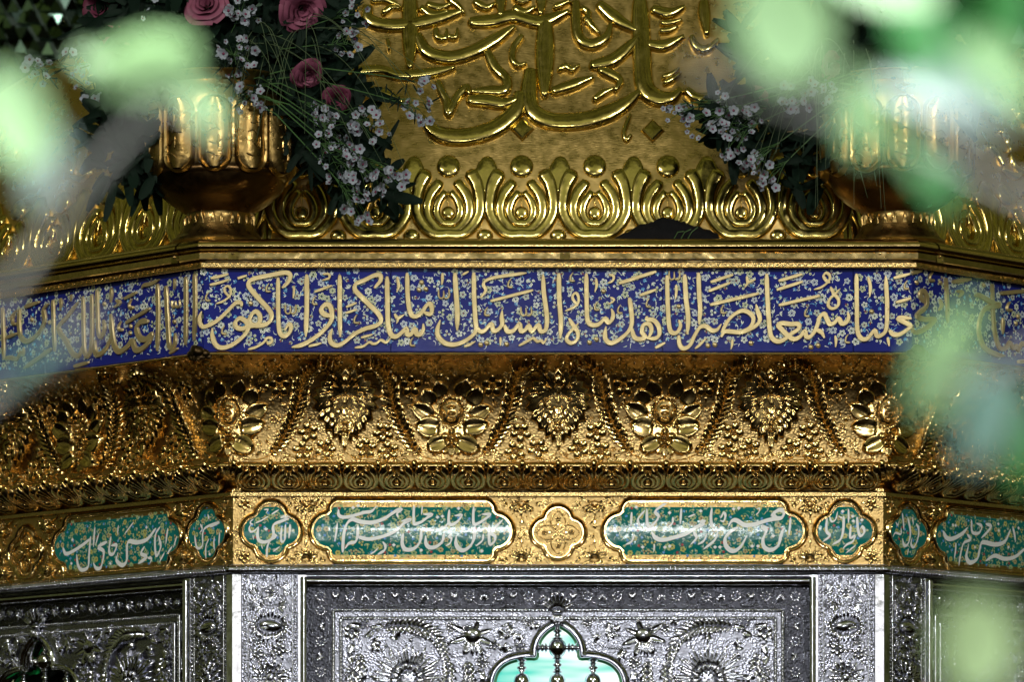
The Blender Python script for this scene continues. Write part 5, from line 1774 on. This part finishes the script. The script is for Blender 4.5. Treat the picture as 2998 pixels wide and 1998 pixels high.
# ---------------------------------------------------------------- mirror mosaic wall behind
wall = MB()
YW = 4.6
wall.add([Vector((-3.2, YW + .06, ZC + 1.2)), Vector((3.6, YW + .06, ZC + 1.2)), Vector((3.6, YW + .06, ZC + 5.2)), Vector((-3.2, YW + .06, ZC + 5.2))], [(0, 1, 2, 3)])
wo = obj("mirror_wall", wall, M['came'], None, sharp=0); wo["kind"] = "structure"
rnd = random.Random(71)
def tiles(px0, px1, py0, py1, step):
    y = py0; r_ = 0
    while y < py1:
        x = px0 + (step / 2 if r_ % 2 else 0)
        while x < px1:
            c0 = [W3(x + rnd.uniform(-10, 10), y + rnd.uniform(-10, 10), YW + rnd.uniform(-.01, .02)) for _ in range(1)][0]
            for tri in (((-.5, -.5), (.5, -.5), (0, .5)), ((.5, -.5), (1.0, .5), (0, .5))):
                mb = MB(); s_ = step / F * (D + YW) * .97
                tx, ty = rnd.uniform(-.5, .5), rnd.uniform(-.5, .5)
                g = ((tri[0][0] + tri[1][0] + tri[2][0]) / 3, (tri[0][1] + tri[1][1] + tri[2][1]) / 3)
                vv = []
                for dep in (0, .012):
                    for a, b in tri:
                        a2, b2 = g[0] + (a - g[0]) * .93, g[1] + (b - g[1]) * .93
                        vv.append(Vector((a2 * s_, dep + (tx * (a2 - g[0]) + ty * (b2 - g[1])) * s_, -b2 * s_)))
                mb.add(vv, [(0, 1, 2), (0, 3, 4, 1), (1, 4, 5, 2), (2, 5, 3, 0)])
                obj("mirror_tile", mb, M['mirror'], wo, sharp=20, loc=c0)
            x += step
        y += step; r_ += 1
tiles(-40, 330, -30, 300, 42)
tiles(2500, 3020, -30, 260, 64)

# ---------------------------------------------------------------- out-of-focus branches close to the camera
def leafy_branch(label, twigs, leaves, d, seed):
    rnd = random.Random(seed)
    def at(px, py, dd=0.0):
        q = d + dd; return Vector(((px - CX) / F * q, -D + q, ZC + (HOR - py) / F * q))
    r0 = at(*twigs[0][0][0]); t = thing("leafy_branch", label, "branch", r0, "blurred branches before the lens")
    for pts, rad in twigs:
        mb = MB(); pp = [at(*p) - r0 for p in pts]; k = len(pp)
        mb.tube(pp, [rad * (1 - .5 * i / k) for i in range(k)], 8); obj("twig", mb, M['twig'], t)
    for (px, py, L, W, ang, mat, dd, roll) in leaves:
        base = at(px, py, dd) - r0; s = (d + dd) / F
        a = R(ang); ax = Vector((math.cos(a), rnd.uniform(-.15, .15), -math.sin(a))).normalized()
        sd = ax.cross(Vector((0, 1, 0))).normalized()
        sd = (sd * math.cos(roll) + Vector((0, 1, 0)) * math.sin(roll)).normalized()
        mb = MB(); petal_mesh3(mb, base - ax * (L * s / 2), ax, sd, L * s, W * s, rnd.uniform(-.1, .12), 8, 6)
        obj("leaf", mb, M[mat], t, sharp=0)
    return t
leafy_branch("blurred branch with light green leaves before the left bouquet",
    [([(-160, 1060), (40, 830), (190, 620), (340, 430), (470, 300)], .004), ([(-120, 300), (60, 420), (190, 560)], .003), ([(470, 300), (560, 330), (620, 420)], .002)],
    [(430, 190, 290, 190, 170, 'leaf', 0, .35), (590, 320, 160, 120, 60, 'leaf', .1, .6), (285, 190, 130, 100, 20, 'leaf', .15, .7),
     (40, 350, 300, 210, 75, 'leaf', 0, .4), (120, 480, 240, 130, 115, 'leaf_sheen', .1, .6)], 3.2, 81)
leafy_branch("pale thick blurred twig crossing the end of the blue band",
    [([(-120, 1230), (60, 1110), (200, 1000), (300, 930)], .006)],
    [(110, 1060, 260, 90, 145, 'leaf_sheen', 0, .8)], 3.0, 82)
leafy_branch("blurred branch with broad bright leaves before the right bouquet",
    [([(3120, 640), (2780, 480), (2480, 350), (2230, 290), (2030, 180)], .0042), ([(2780, 480), (2800, 300), (2760, 120)], .003), ([(2480, 350), (2420, 200), (2330, 120)], .0026)],
    [(2285, 85, 330, 290, 80, 'leaf', 0, .2), (2590, -70, 330, 230, 20, 'leaf', .1, .3), (2500, 330, 260, 170, 85, 'leaf', -.1, .6),
     (2720, 150, 400, 250, 60, 'leaf_deep', .2, .5), (2930, 220, 280, 190, 40, 'leaf', .1, .6), (2690, 290, 240, 140, 20, 'leaf_sheen', -.1, .8),
     (2830, 300, 260, 140, 40, 'leaf_sheen', -.15, .6), (2700, 500, 260, 160, 60, 'leaf_deep', .15, .6),
     (2930, 50, 300, 200, 100, 'leaf_deep', .2, .5), (2620, 420, 240, 120, 60, 'leaf', -.1, .9)], 2.9, 83)
leafy_branch("blurred twig with one green and one leaf pale with sheen before the frieze",
    [([(3120, 1000), (2960, 1060), (2840, 1120), (2740, 1090)], .003)],
    [(2740, 1080, 280, 190, 115, 'leaf', 0, .35), (2820, 950, 170, 110, 115, 'leaf', .1, .6), (2890, 1230, 280, 170, 110, 'leaf_sheen', -.1, .3), (2980, 1300, 260, 150, 90, 'leaf_deep', .1, .5)], 3.0, 84)
leafy_branch("single bright blurred leaf before the dark silver panel",
    [([(3130, 2050), (3000, 1990), (2900, 1930)], .0028)],
    [(2850, 1890, 290, 240, 95, 'leaf_pale', 0, .2)], 2.9, 85)
